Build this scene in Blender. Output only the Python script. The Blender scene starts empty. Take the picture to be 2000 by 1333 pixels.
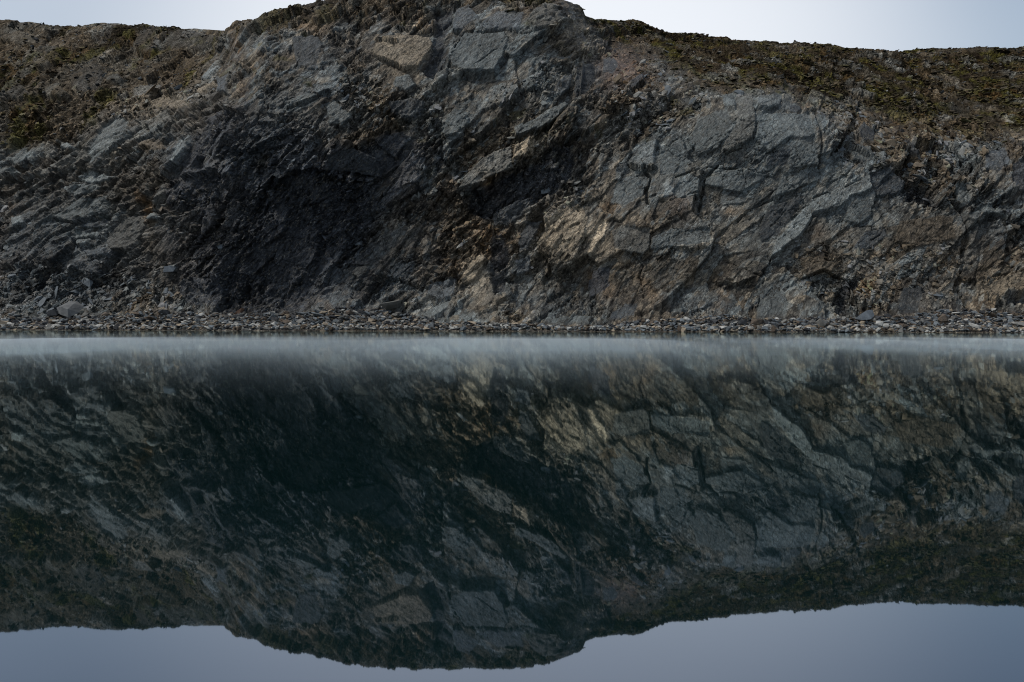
import bpy, bmesh, math, random, time
import numpy as np
from mathutils import Vector, Matrix
T0 = time.time()
random.seed(7)
rng = np.random.default_rng(11)
scene = bpy.context.scene
COL = scene.collection

# ------------------------------------------------------------------ camera
F = 1944.0                       # focal length in survey units (photo 2000 wide)
EYE = 0.8                        # eye height over the water
HOR = 622.0                      # row of the horizon
cam_d = bpy.data.cameras.new('camera')
cam_d.sensor_width = 36.0
cam_d.lens = 36.0 * F / 2000.0
cam_d.shift_y = (HOR - 666.5) / 2000.0
cam_d.clip_start = 0.1
cam_d.clip_end = 6000
cam = bpy.data.objects.new('camera', cam_d)
cam.location = (0, 0, EYE)
cam.rotation_euler = (math.radians(90), 0, 0)
COL.objects.link(cam)
scene.camera = cam

# ------------------------------------------------------------------ sky, sun
SUN_EL, SUN_AZ = math.radians(58), math.radians(-104)    # azimuth from +Y, clockwise positive (to +X)
world = bpy.data.worlds.new('World')
scene.world = world
world.use_nodes = True
wn, wl = world.node_tree.nodes, world.node_tree.links
wn.clear()
w_out = wn.new('ShaderNodeOutputWorld')
w_bg = wn.new('ShaderNodeBackground')
w_sky = wn.new('ShaderNodeTexSky')
w_sky.sky_type = 'NISHITA'
w_sky.sun_disc = False
w_sky.sun_elevation = SUN_EL
w_sky.sun_rotation = SUN_AZ
w_sky.air_density = 1.3
w_sky.dust_density = 0.8
w_sky.ozone_density = 1.5
w_co = wn.new('ShaderNodeTexCoord')
w_mp = wn.new('ShaderNodeMapping')
w_mp.inputs['Scale'].default_value = (1.2, 1.2, 3.0)
w_nz = wn.new('ShaderNodeTexNoise')
w_nz.inputs['Scale'].default_value = 1.1
w_nz.inputs['Detail'].default_value = 4
w_rm = wn.new('ShaderNodeMapRange')
w_rm.inputs['From Min'].default_value = 0.3
w_rm.inputs['From Max'].default_value = 0.7
w_rm.inputs['To Min'].default_value = 0.55
w_rm.inputs['To Max'].default_value = 0.80
w_mx = wn.new('ShaderNodeMix')
w_mx.data_type = 'RGBA'
w_mx.inputs['B'].default_value = (6.0, 6.6, 7.5, 1)      # thin high cloud veil
wl.new(w_co.outputs['Generated'], w_mp.inputs['Vector'])
wl.new(w_mp.outputs['Vector'], w_nz.inputs['Vector'])
wl.new(w_nz.outputs['Fac'], w_rm.inputs['Value'])
w_side = wn.new('ShaderNodeVectorMath'); w_side.operation = 'DOT_PRODUCT'
w_side.inputs[1].default_value = (1, 0, 0)
wl.new(w_co.outputs['Generated'], w_side.inputs[0])
w_sr = wn.new('ShaderNodeMapRange'); w_sr.interpolation_type = 'SMOOTHSTEP'
w_sr.inputs['From Min'].default_value = 0.05; w_sr.inputs['From Max'].default_value = 0.6
w_sr.inputs['To Min'].default_value = 1.12; w_sr.inputs['To Max'].default_value = 0.52
wl.new(w_side.outputs['Value'], w_sr.inputs['Value'])
w_fm = wn.new('ShaderNodeMath'); w_fm.operation = 'MULTIPLY'; w_fm.use_clamp = True
wl.new(w_rm.outputs['Result'], w_fm.inputs[0]); wl.new(w_sr.outputs['Result'], w_fm.inputs[1])
wl.new(w_fm.outputs[0], w_mx.inputs['Factor'])
wl.new(w_sky.outputs['Color'], w_mx.inputs['A'])
# the brightest stretch of cloud stands low behind the cliff
w_nrm = wn.new('ShaderNodeVectorMath'); w_nrm.operation = 'NORMALIZE'
wl.new(w_co.outputs['Generated'], w_nrm.inputs[0])
w_dot = wn.new('ShaderNodeVectorMath'); w_dot.operation = 'DOT_PRODUCT'
w_dot.inputs[1].default_value = Vector((0.02, 1.0, 0.20)).normalized()
wl.new(w_nrm.outputs['Vector'], w_dot.inputs[0])
w_gl = wn.new('ShaderNodeMapRange'); w_gl.interpolation_type = 'SMOOTHSTEP'
w_gl.inputs['From Min'].default_value = 0.90; w_gl.inputs['From Max'].default_value = 1.0
w_gl.inputs['To Max'].default_value = 0.8
wl.new(w_dot.outputs['Value'], w_gl.inputs['Value'])
w_mx2 = wn.new('ShaderNodeMix'); w_mx2.data_type = 'RGBA'
w_mx2.inputs['B'].default_value = (9.6, 9.9, 10.4, 1)
wl.new(w_gl.outputs['Result'], w_mx2.inputs['Factor'])
wl.new(w_mx.outputs['Result'], w_mx2.inputs['A'])
wl.new(w_mx2.outputs['Result'], w_bg.inputs['Color'])
w_bg.inputs['Strength'].default_value = 0.05
wl.new(w_bg.outputs['Background'], w_out.inputs['Surface'])

sun_d = bpy.data.lights.new('sun', 'SUN')
sun_d.energy = 1.5
sun_d.angle = math.radians(11)
sun_d.color = (1.0, 0.94, 0.86)
sun = bpy.data.objects.new('sun', sun_d)
to_sun = Vector((math.sin(SUN_AZ) * math.cos(SUN_EL), math.cos(SUN_AZ) * math.cos(SUN_EL), math.sin(SUN_EL)))
sun.rotation_euler = to_sun.to_track_quat('Z', 'Y').to_euler()
sun.location = to_sun * 80
COL.objects.link(sun)

scene.view_settings.view_transform = 'Standard'
scene.view_settings.look = 'None'
scene.view_settings.exposure = 1.0
scene.view_settings.gamma = 1.0
scene.view_settings.use_curve_mapping = False
scene.cycles.use_denoising = True
scene.cycles.denoiser = 'OPENIMAGEDENOISE'
scene.cycles.denoising_input_passes = 'RGB_ALBEDO_NORMAL'
scene.cycles.denoising_prefilter = 'NONE'
scene.cycles.use_adaptive_sampling = False
scene.cycles.pixel_filter_type = 'BLACKMAN_HARRIS'
scene.cycles.filter_width = 1.05
scene.cycles.max_bounces = 6
scene.cycles.diffuse_bounces = 3
scene.cycles.glossy_bounces = 3
scene.cycles.volume_bounces = 2
scene.cycles.sample_clamp_indirect = 4

# ------------------------------------------------------------------ numeric helpers
f32 = np.float32
def h01(ix, iy, seed):
    x = (ix.astype(np.int64) * 374761393 + iy.astype(np.int64) * 668265263 + seed * 1442695041) & 0xFFFFFFFF
    x = ((x ^ (x >> 13)) * 1274126177) & 0xFFFFFFFF
    x = ((x ^ (x >> 16)) * 2246822519) & 0xFFFFFFFF
    x = x ^ (x >> 15)
    return (x.astype(np.float64) / 4294967296.0).astype(f32)

def vnoise(x, y, seed):
    ix = np.floor(x); iy = np.floor(y)
    fx = (x - ix).astype(f32); fy = (y - iy).astype(f32)
    ix = ix.astype(np.int32); iy = iy.astype(np.int32)
    # lattice table, so the hash runs once per lattice point
    x0, x1, y0, y1 = ix.min(), ix.max() + 1, iy.min(), iy.max() + 1
    gx, gy = np.meshgrid(np.arange(x0, x1 + 1), np.arange(y0, y1 + 1), indexing='ij')
    tab = h01(gx, gy, seed)
    a = ix - x0; b = iy - y0
    u = fx * fx * (3 - 2 * fx); v = fy * fy * (3 - 2 * fy)
    n00 = tab[a, b]; n10 = tab[a + 1, b]; n01 = tab[a, b + 1]; n11 = tab[a + 1, b + 1]
    return (n00 * (1 - u) + n10 * u) * (1 - v) + (n01 * (1 - u) + n11 * u) * v

def fbm(x, y, seed, octaves=4, gain=0.5):
    r = 0; a = 1.0; t = 0
    for o in range(octaves):
        r = r + a * (vnoise(x * 2 ** o + 17.3 * o, y * 2 ** o - 9.1 * o, seed + o) * 2 - 1)
        t += a; a *= gain
    return r / t

def voronoi(x, y, seed, jit=0.9):
    """nearest jittered cell: (f1, f2, dx, dy, r1, r2, r3) with r* three numbers of the cell"""
    ix = np.floor(x).astype(np.int32); iy = np.floor(y).astype(np.int32)
    x0, x1, y0, y1 = ix.min() - 1, ix.max() + 1, iy.min() - 1, iy.max() + 1
    gx, gy = np.meshgrid(np.arange(x0, x1 + 1), np.arange(y0, y1 + 1), indexing='ij')
    px = gx + 0.5 + jit * (h01(gx, gy, seed) - 0.5)
    py = gy + 0.5 + jit * (h01(gx, gy, seed + 1) - 0.5)
    px = px.astype(f32); py = py.astype(f32)
    f1 = np.full(x.shape, 9.0, f32); f2 = np.full(x.shape, 9.0, f32)
    bx = np.zeros(x.shape, f32); by = np.zeros(x.shape, f32)
    ba = np.zeros(x.shape, np.int32); bb = np.zeros(x.shape, np.int32)
    xf = x.astype(f32); yf = y.astype(f32)
    for ox in (-1, 0, 1):
        for oy in (-1, 0, 1):
            a = ix - x0 + ox; b = iy - y0 + oy
            dx = xf - px[a, b]; dy = yf - py[a, b]
            d = dx * dx + dy * dy
            near = d < f1
            f2 = np.where(near, f1, np.minimum(f2, d))
            f1 = np.where(near, d, f1)
            bx = np.where(near, dx, bx); by = np.where(near, dy, by)
            ba = np.where(near, a, ba); bb = np.where(near, b, bb)
    t1 = h01(gx, gy, seed + 2); t2 = h01(gx, gy, seed + 3); t3 = h01(gx, gy, seed + 4)
    return np.sqrt(f1), np.sqrt(f2), bx, by, t1[ba, bb], t2[ba, bb], t3[ba, bb]

def sstep(a, b, x):
    t = np.clip((x - a) / (b - a), 0, 1)
    return t * t * (3 - 2 * t)

def poly_sd(poly, x, y):
    """signed distance to a polygon, negative inside"""
    d = np.full(x.shape, 1e9, f32); ins = np.zeros(x.shape, bool)
    n = len(poly)
    for i in range(n):
        ax, ay = poly[i]; bx, by = poly[(i + 1) % n]
        ex, ey = bx - ax, by - ay
        wx = x - ax; wy = y - ay
        t = np.clip((wx * ex + wy * ey) / (ex * ex + ey * ey + 1e-9), 0, 1)
        qx = wx - ex * t; qy = wy - ey * t
        d = np.minimum(d, qx * qx + qy * qy)
        c = ((ay > y) != (by > y)) & (x < ex * (y - ay) / (ey if abs(ey) > 1e-9 else 1e-9) + ax)
        ins ^= c
    d = np.sqrt(d)
    return np.where(ins, -d, d)

def line_d(pts, x, y):
    d = np.full(x.shape, 1e9, f32)
    for i in range(len(pts) - 1):
        ax, ay = pts[i]; bx, by = pts[i + 1]
        ex, ey = bx - ax, by - ay
        wx = x - ax; wy = y - ay
        t = np.clip((wx * ex + wy * ey) / (ex * ex + ey * ey + 1e-9), 0, 1)
        qx = wx - ex * t; qy = wy - ey * t
        d = np.minimum(d, qx * qx + qy * qy)
    return np.sqrt(d)

# ------------------------------------------------------------------ survey of the cliff
# (column, row, distance in metres) of points on the rock face
SURVEY = [
 (-320,645,69),(-320,560,77),(-320,400,84),(-320,200,93),(-320,60,104),
 (-150,645,68),(-150,560,75.5),(-150,400,82),(-150,200,91),(-150,60,102),
 (0,646,66.5),(0,610,69.5),(0,560,74),(0,450,78),(0,300,83),(0,200,88.5),(0,120,95),(0,45,102),
 (120,646,66),(120,600,70),(120,530,73.5),(120,400,76.5),(120,280,79.5),(120,180,85),(120,50,100),
 (220,646,65.8),(220,600,69),(220,520,71.5),(220,420,73.5),(220,280,76.5),(220,190,81),(220,110,89),(220,52,97),
 (320,646,65),(320,600,68),(320,520,69),(320,400,69.5),(320,280,72.5),(320,200,78),(320,140,84),(320,60,93),
 (400,646,64),(400,605,66.5),(400,450,67.8),(400,330,68.2),(400,220,71),(400,150,77),(400,70,88),
 (470,646,63.2),(470,608,66),(470,450,66.9),(470,330,67.2),(470,220,67.5),(470,120,71),(470,55,75),
 (560,647,62.3),(560,610,65.8),(560,500,66.8),(560,380,67.0),(560,310,66),(560,200,67),(560,100,69.5),(560,25,74),
 (680,647,61.6),(680,612,64.4),(680,500,66.0),(680,390,66.5),(680,310,65.6),(680,200,66.6),(680,100,68.8),(680,0,73.5),
 (800,647,61),(800,612,63.4),(800,500,65.4),(800,380,65.7),(800,280,65.8),(800,190,66.4),(800,90,68.6),(800,-20,74),
 (900,648,60.5),(900,618,62.4),(900,500,64.4),(900,380,65.2),(900,250,65.6),(900,120,68.2),(900,-20,74),
 (1000,648,60),(1000,625,61.5),(1000,500,63.8),(1000,380,65.2),(1000,250,65.4),(1000,120,68.2),(1000,-20,74),
 (1100,649,59),(1100,632,60.3),(1100,500,62.8),(1100,380,64.4),(1100,250,65.6),(1100,120,68.4),(1100,10,73),
 (1150,649,58.6),(1150,500,62.4),(1150,250,66),(1150,130,69.5),(1150,60,76),(1160,40,80),
 (1230,649,58.2),(1230,622,60),(1230,500,62),(1230,350,63.8),(1230,220,66),(1230,150,69),(1230,100,76),(1230,48,88),
 (1350,649,57.8),(1350,622,59.6),(1350,500,61.6),(1350,350,63.4),(1350,220,65.2),(1350,160,69),(1350,110,80),(1350,72,92),
 (1500,649,57),(1500,620,59),(1500,500,60.8),(1500,350,62.6),(1500,220,64.4),(1500,170,67.5),(1500,125,79),(1500,85,94),
 (1620,650,56.4),(1620,618,58.5),(1620,500,60.4),(1620,350,62.4),(1620,240,65),(1620,190,71),(1620,130,84),(1620,90,96),
 (1750,650,55.8),(1750,615,58),(1750,500,60),(1750,350,62.2),(1750,275,64.6),(1750,215,71),(1750,150,84),(1750,100,97),
 (1880,651,55),(1880,608,57.8),(1880,500,60),(1880,350,62),(1880,285,64.6),(1880,230,72),(1880,160,84),(1880,95,96),
 (2000,651,54.4),(2000,605,57.2),(2000,500,59.4),(2000,350,61.4),(2000,280,64),(2000,230,71),(2000,160,83),(2000,92,95),
 (2160,652,54),(2160,600,57),(2160,400,60),(2160,250,66),(2160,85,94),
 (2320,652,53.5),(2320,600,57),(2320,400,60),(2320,250,66),(2320,80,94),
]
SKY = [(-330,28),(-200,36),(-80,34),(0,40),(60,42),(95,49),(130,51),(160,50),(200,46),(230,48),(262,53),(280,48),(310,52),(360,57),(420,59),(444,61),
 (452,50),(465,41),(505,36),(515,31),(522,26),(560,16),(590,8),(620,0),(680,-12),(740,-18),(800,-24),(850,-19),(900,-18),(960,-23),(1000,-22),
 (1050,-16),(1080,-8),(1105,2),(1128,9),(1138,18),(1143,31),(1150,34),(1162,38),(1190,39),(1205,41),(1235,39),(1250,45),(1262,48),(1282,56),(1300,63),(1345,68),
 (1400,71),(1418,73),(1432,79),(1500,82),(1560,85),(1600,86),(1630,88),(1650,94),(1700,98),(1760,101),(1784,100),(1800,95),(1850,94),
 (1900,92),(1920,90),(1945,91),(1970,95),(1990,91),(2010,88),(2120,82),(2330,76)]

sv = np.array(SURVEY, float)
def tps_fit(p, z, lam):
    d = np.linalg.norm(p[:, None] - p[None], axis=2)
    K = np.where(d > 0, d * d * np.log(d + 1e-12), 0) + lam * np.eye(len(p))
    P = np.c_[np.ones(len(p)), p]
    A = np.block([[K, P], [P.T, np.zeros((3, 3))]])
    return np.linalg.solve(A, np.r_[z, np.zeros(3)])
sp = sv[:, :2] / 300.0
sw = tps_fit(sp, sv[:, 2], 0.002)
def tps_eval(px, py):
    out = sw[-3] + sw[-2] * (px / 300) + sw[-1] * (py / 300)
    for (a, b), w in zip(sp, sw[:-3]):
        d2 = (px / 300 - a) ** 2 + (py / 300 - b) ** 2 + 1e-9
        out = out + w * 0.5 * d2 * np.log(d2)
    return out

NC, NR, NB = 1760, 440, 14
cols = np.linspace(-325, 2325, NC)
sky_y = np.interp(cols, [a for a, b in SKY], [b for a, b in SKY])
tt = np.linspace(0, 1, NR)
PX = np.repeat(cols[None], NR, 0)
PY = 656 + (sky_y[None] - 656) * tt[:, None]           # row 0 is under the water's edge
# coarse evaluation, then linear upsampling by columns/rows (the macro form is smooth)
cs = 8
ci = np.arange(0, NC + cs, cs).clip(0, NC - 1); ri = np.arange(0, NR + 4, 4).clip(0, NR - 1)
ci = np.unique(ci); ri = np.unique(ri)
sky_s = np.convolve(np.pad(sky_y, 60, mode='edge'), np.ones(121) / 121, 'valid')
Yc = tps_eval(PX[np.ix_(ri, ci)], PY[np.ix_(ri, ci)])
Y1 = np.stack([np.interp(np.arange(NC), ci, r) for r in Yc])
Y0 = np.stack([np.interp(np.arange(NR), ri, Y1[:, j]) for j in range(NC)], 1)
X0 = (PX - 1000) / F * Y0
Z0 = EYE + (HOR - PY) / F * Y0
print('macro', round(time.time() - T0, 1))

# macro normals, blurred
def blur(a, n):
    k = np.ones(n) / n
    a = np.apply_along_axis(lambda r: np.convolve(np.pad(r, n // 2, mode='edge'), k, 'valid')[:len(r)], 0, a)
    a = np.apply_along_axis(lambda r: np.convolve(np.pad(r, n // 2, mode='edge'), k, 'valid')[:len(r)], 1, a)
    return a
Yb = blur(Y0, 31)
Xb = (PX - 1000) / F * Yb; Zb = EYE + (HOR - PY) / F * Yb
gu = np.stack([np.gradient(a, axis=1) for a in (Xb, Yb, Zb)], -1)
gv = np.stack([np.gradient(a, axis=0) for a in (Xb, Yb, Zb)], -1)
NRM = np.cross(gu, gv)
NRM /= np.linalg.norm(NRM, axis=-1, keepdims=True) + 1e-9
NRM *= np.where(NRM[..., 1:2] > 0, -1, 1)

x = X0.astype(f32); z = Z0.astype(f32)
px = PX.astype(f32); py = PY.astype(f32)

# ------------------------------------------------------------------ zones
def region(poly, soft):
    w1 = px + 24 * fbm_a; w2 = py + 24 * fbm_b
    return 1 - sstep(-soft, soft, poly_sd(poly, w1, w2))
fbm_a = fbm(x / 1.6, z / 1.6, 301, 4); fbm_b = fbm(x / 1.6, z / 1.6, 311, 4)
fine_a = fbm(x / 0.35, z / 0.35, 321, 3); fine_b = fbm(x / 0.35, z / 0.35, 331, 3)
big_a = fbm(x / 7, z / 5, 341, 4); big_b = fbm(x / 9, z / 6, 351, 4)

FOOT = [(-330,612),(0,614),(90,616),(180,612),(300,608),(370,606),(430,606),(520,609),(610,606),(680,600),(740,598),(800,612),(860,626),(960,630),
        (1040,634),(1150,638),(1250,628),(1330,622),(1420,616),(1480,622),(1560,624),(1630,622),(1700,620),(1780,618),(1850,606),(1940,612),(2000,608),(2330,600)]
foot = np.interp(cols, [a for a, b in FOOT], [b for a, b in FOOT])[None] + 5 * (cols[None] < 820)
beach = sstep(-9, 9, py - (foot + 13 * fbm_a + 4 * fine_a))
veg_right = region([(1146,36),(1180,70),(1230,92),(1300,120),(1345,150),(1420,166),(1540,168),(1590,205),(1660,200),(1720,215),(1800,248),(1880,262),(2000,262),(2330,262),(2330,-60),(1146,-60)], 30)
veg_left = region([(-330,300),(0,285),(90,290),(170,250),(200,215),(290,160),(380,168),(420,120),(455,62),(455,-40),(-330,-40)], 16)
veg_top = region([(450,70),(520,52),(600,40),(680,30),(740,14),(830,26),(900,10),(960,14),(1040,5),(1110,4),(1110,-60),(450,-60)], 9)

# ------------------------------------------------------------------ relief
th = math.radians(47)
wx = x + 0.05 * fine_a + 0.9 * fbm(x / 11, z / 9, 361, 2)
wz = z + 0.05 * fine_b + 0.7 * fbm(x / 11, z / 9, 365, 2)
s_ = wx * math.cos(th) + wz * math.sin(th)
n_ = -wx * math.sin(th) + wz * math.cos(th)

V = {}
relief = np.zeros_like(x)
for key, sl, nl, off, tilt, seed in (('a', 7.0, 3.2, 0.45, 0.15, 401), ('b', 2.6, 1.15, 0.20, 0.42, 421),
                                     ('c', 0.98, 0.42, 0.13, 0.72, 441), ('d', 0.40, 0.19, 0.065, 0.85, 461)):
    f1, f2, dx, dy, r1, r2, r3 = voronoi(s_ / sl, n_ / nl, seed)
    V[key] = (f2 - f1, r1, r2, r3)
    pl = off * (r1 * 2 - 1) + tilt * ((r2 * 2 - 1) * dx * sl * 0.6 + (r3 * 2 - 1.15) * dy * nl)
    V[key + 'h'] = pl
    V[key + 'd'] = (dx * sl, dy * nl)
    print('vor', key, round(time.time() - T0, 1))
nb = n_ + 0.9 * V['b'][2] + 0.5 * (V['b'][3] - .5) * V['bd'][0]
nc = n_ + 0.35 * V['c'][2] + 0.7 * (V['c'][3] - .5) * V['cd'][0] + 0.4 * (V['b'][3] - .5) * V['bd'][0]
saw1 = (lambda p: p - np.floor(p))(nb / 1.35 + 0.35 * fbm(s_ / 4.5, n_ / 2.5, 501, 3))
saw2 = (lambda p: p - np.floor(p))(nc / 0.42 + 0.4 * fbm(s_ / 1.6, n_ / 0.9, 511, 3))
saw3 = (lambda p: p - np.floor(p))(nc / 0.16 + 0.7 * fbm(s_ / 0.7, n_ / 0.4, 521, 2))
rough = sstep(-0.35, 0.45, fbm(x / 3.5, z / 3.0, 531, 3))       # broken zones against smoother faces
rough2 = sstep(-0.2, 0.4, fbm(x / 1.8, z / 1.5, 541, 3))
calm_z = np.clip(region([(1170,360),(1240,270),(1330,210),(1420,180),(1540,175),(1600,230),(1640,320),(1720,330),(1800,400),(1870,420),(1870,600),(1640,540),(1480,610),(1180,600),(1130,500)], 22)
         + region([(870,20),(1040,10),(1060,120),(980,170),(900,280),(860,280)], 16) + region([(720,60),(860,60),(850,170),(760,190),(700,140)], 14)
         + 0.7 * region([(560,60),(640,60),(690,260),(640,260),(540,160)], 14), 0, 1)
rough = rough * (1 - 0.72 * calm_z); rough2 = rough2 * (1 - 0.6 * calm_z)
relief = (V['ah'] + V['bh'] * (0.5 + 0.6 * rough) + V['ch'] * (0.28 + 1.1 * rough) + V['dh'] * (0.14 + 1.25 * rough2)
          - 0.17 * (saw1 - 0.5) * (0.15 + rough) - 0.13 * (saw2 - 0.5) * (0.06 + 1.2 * rough2) - 0.06 * (saw3 - 0.5) * (0.1 + 1.1 * rough2)
          + 0.02 * fine_a)
rough_l = 1 - 0.55 * region([(-400,230),(150,260),(330,190),(430,190),(330,330),(310,500),(200,520),(-400,520)], 25)
LZ = region([(-400,120),(200,190),(330,170),(420,200),(330,330),(310,470),(300,560),(-400,560)], 25)
t2 = math.radians(27)
n2 = -wx * math.sin(t2) + wz * math.cos(t2) + 0.7 * V['b'][2] + 0.5 * (V['c'][2] - .5) * 0.4 + 0.35 * (V['b'][3] - .5) * V['bd'][0]
u1 = n2 / 1.25 + 0.4 * fbm(x / 3.2, z / 2, 551, 3); u2 = n2 / 0.46 + 0.4 * fbm(x / 1.5, z / .9, 555, 3)
relief = relief * (0.35 + 0.65 * rough_l)
relief -= LZ * (0.50 * ((u1 - np.floor(u1)) - .5) + 0.20 * ((u2 - np.floor(u2)) - .5)) * (0.6 + 0.5 * rough)
relief = relief * (1 - 0.52 * calm_z) + calm_z * 0.03 * fine_a
for key, w, dep in (('a', 0.016, 0.22), ('b', 0.035, 0.14), ('c', 0.06, 0.06)):
    relief = relief - dep * (1 - sstep(0, w, V[key][0])) * (0.35 + 0.65 * rough)

# hairline joints that run through slabs too
q1, q2, _a, _b, _c, _d, _e = voronoi(wx / 1.5 + 0.25 * fine_a, wz / 1.1 + 0.25 * fine_b, 481)
joint = (1 - sstep(0, 0.045, q2 - q1)) * sstep(-.25, .2, fbm(x / 2.5, z / 2.5, 491, 2))
q1, q2, _a, _b, _c, _d, _e = voronoi(s_ / 0.55 + 0.2 * fine_a, n_ / 0.3 + 0.2 * fine_b, 485)
joint2 = (1 - sstep(0, 0.09, q2 - q1)) * sstep(-.1, .3, fbm(x / 1.4, z / 1.4, 495, 2))
# colours of bare rock (albedo); DARK also paints shade into the hollows
BLUE = (0.132, 0.150, 0.153); DARK = (0.050, 0.057, 0.068); TAN = (0.270, 0.230, 0.175); BROWN = (0.108, 0.086, 0.060)
GREY = (0.150, 0.151, 0.140); OCHRE = (0.240, 0.150, 0.072); RED = (0.150, 0.100, 0.076); PALE = (0.215, 0.238, 0.240); SLATE = (0.072, 0.084, 0.094)
NAMED = dict(blue=BLUE, dark=DARK, tan=TAN, brown=BROWN, grey=GREY, ochre=OCHRE, red=RED, pale=PALE, slate=SLATE)
def c3(c): return np.array(c, f32)
def mixc(A, B, t): return A + (B - A) * t[..., None]
hue = fbm(x / 4.2, z / 3.4, 601, 4) + 0.05 + (0.55 + .35 * calm_z) * (V['b'][2] - 0.5) + 0.35 * (V['c'][2] - 0.5)
alb = mixc(c3(BLUE)[None, None], c3(BROWN)[None, None], sstep(-0.25, 0.35, hue))
alb = mixc(alb, c3(GREY)[None, None], 0.8 * sstep(0.0, 0.5, fbm(s_ / 3.0, n_ / 1.2, 611, 4) + 0.4 * (V['b'][3] - 0.5)))
alb = mixc(alb, c3(TAN)[None, None], 0.55 * sstep(0.25, 0.6, fbm(s_ / 2.2, n_ / 0.7, 621, 4) + 0.35 * (V['c'][3] - 0.5)))
alb = mixc(alb, c3(OCHRE)[None, None], 0.45 * sstep(0.34, 0.62, fbm(x / 2.1, z / 2.4, 631, 4)))
tone = 0.34 + 0.62 * V['b'][1] + 0.62 * V['c'][1] + 0.22 * fine_b
fleck = 0.45 + 1.1 * V['d'][1]
alb = alb * ((0.75 * tone + 0.1) * fleck)[..., None]
alb = mixc(alb, c3(TAN)[None, None] * 0.9, 0.6 * (V['d'][2] > 0.86) * (V['c'][3] > 0.35))
alb = mixc(alb, c3(PALE)[None, None] * 0.9, 0.5 * (V['d'][3] > 0.88))
# regional shifts of rock type; the dark ones also paint recess shade
def spot(cx, cy, rx, ry, ang=0):
    a = math.radians(ang)
    dx = px - cx + 10 * fbm_a; dy = py - cy + 10 * fbm_b
    u = (dx * math.cos(a) - dy * math.sin(a)) / rx; v = (dx * math.sin(a) + dy * math.cos(a)) / ry
    return np.exp(-(u * u + v * v)).astype(f32)
SPOTS = [ (925,520,26,70,25,'tan',.85),(955,455,20,40,40,'ochre',.4),(850,602,40,22,20,'pale',.5),(290,205,90,26,10,'tan',.5),(330,150,70,30,20,'brown',.5), # column, row, radii, angle, colour, strength
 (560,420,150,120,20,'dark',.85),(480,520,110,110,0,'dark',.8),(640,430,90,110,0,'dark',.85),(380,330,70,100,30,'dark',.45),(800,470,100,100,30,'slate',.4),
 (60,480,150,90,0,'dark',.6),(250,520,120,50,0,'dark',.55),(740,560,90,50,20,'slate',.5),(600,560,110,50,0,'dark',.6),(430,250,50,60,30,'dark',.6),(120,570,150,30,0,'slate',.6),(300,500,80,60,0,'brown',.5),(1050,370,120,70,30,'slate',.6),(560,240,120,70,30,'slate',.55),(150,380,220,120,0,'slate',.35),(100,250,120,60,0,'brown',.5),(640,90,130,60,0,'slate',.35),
 (950,470,40,70,50,'ochre',.35),(890,520,20,50,35,'ochre',.2),(930,560,20,40,20,'tan',.5),(1000,380,30,60,45,'brown',.5),(1170,470,22,60,40,'tan',.7),(1200,580,40,40,30,'brown',.6),(945,345,14,50,40,'ochre',.6),(1165,545,14,30,40,'ochre',.65),(1262,560,12,35,25,'ochre',.5),(1200,400,30,12,20,'ochre',.45),
 (1430,407,22,12,0,'ochre',.7),(1595,448,24,20,0,'ochre',.5),(1650,452,25,9,5,'ochre',.6),(1695,560,30,18,40,'ochre',.6),(275,400,9,30,20,'ochre',.9),
 (595,48,40,10,0,'ochre',.4),(905,420,40,60,45,'brown',.6),(1300,535,110,50,0,'brown',.5),(1800,440,90,70,0,'brown',.5),(1650,530,70,45,0,'brown',.4),(1440,470,60,50,0,'brown',.35),(1450,430,120,90,30,'blue',.3),(1760,360,60,40,0,'slate',.5),(1690,450,70,40,0,'blue',.4),
 (1050,540,90,50,20,'grey',.5),(1090,460,60,65,45,'tan',.85),(1210,130,60,45,40,'red',.8),(1330,400,28,30,0,'red',.5),(230,180,150,60,0,'brown',.6),(300,220,80,30,0,'tan',.4),
 (1120,70,40,30,45,'tan',.5),(790,110,60,40,20,'tan',.35),(1040,290,40,25,45,'tan',.55),(1480,270,130,100,0,'blue',.7),(1000,150,160,90,0,'blue',.5),(1300,330,90,70,20,'blue',.55),
 (1640,400,80,60,30,'blue',.6),(1940,420,90,80,0,'slate',.45),(200,280,70,60,30,'grey',.5),(160,420,90,50,0,'blue',.5),(250,360,60,30,20,'brown',.6),(1100,590,120,30,0,'slate',.4),
 (1350,600,100,25,0,'slate',.4),(1960,560,60,30,0,'tan',.35),(1800,580,60,40,0,'slate',.4)]
dz = region([(330,330),(400,212),(462,212),(520,238),(600,250),(690,290),(800,248),(860,300),(850,330),(760,400),(715,470),(660,530),(640,570),(592,612),(440,608),(330,540),(300,470),(318,410)], 20)  # dark recess: slate colour with the overhang's shade painted in
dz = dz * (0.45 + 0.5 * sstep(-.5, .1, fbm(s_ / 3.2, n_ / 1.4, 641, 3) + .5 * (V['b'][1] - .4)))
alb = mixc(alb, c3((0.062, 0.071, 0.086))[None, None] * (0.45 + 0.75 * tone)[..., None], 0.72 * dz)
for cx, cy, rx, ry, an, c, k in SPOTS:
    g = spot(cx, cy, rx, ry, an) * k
    alb = mixc(alb, c3(NAMED[c])[None, None] * (0.55 + 0.45 * tone)[..., None], g)

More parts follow.
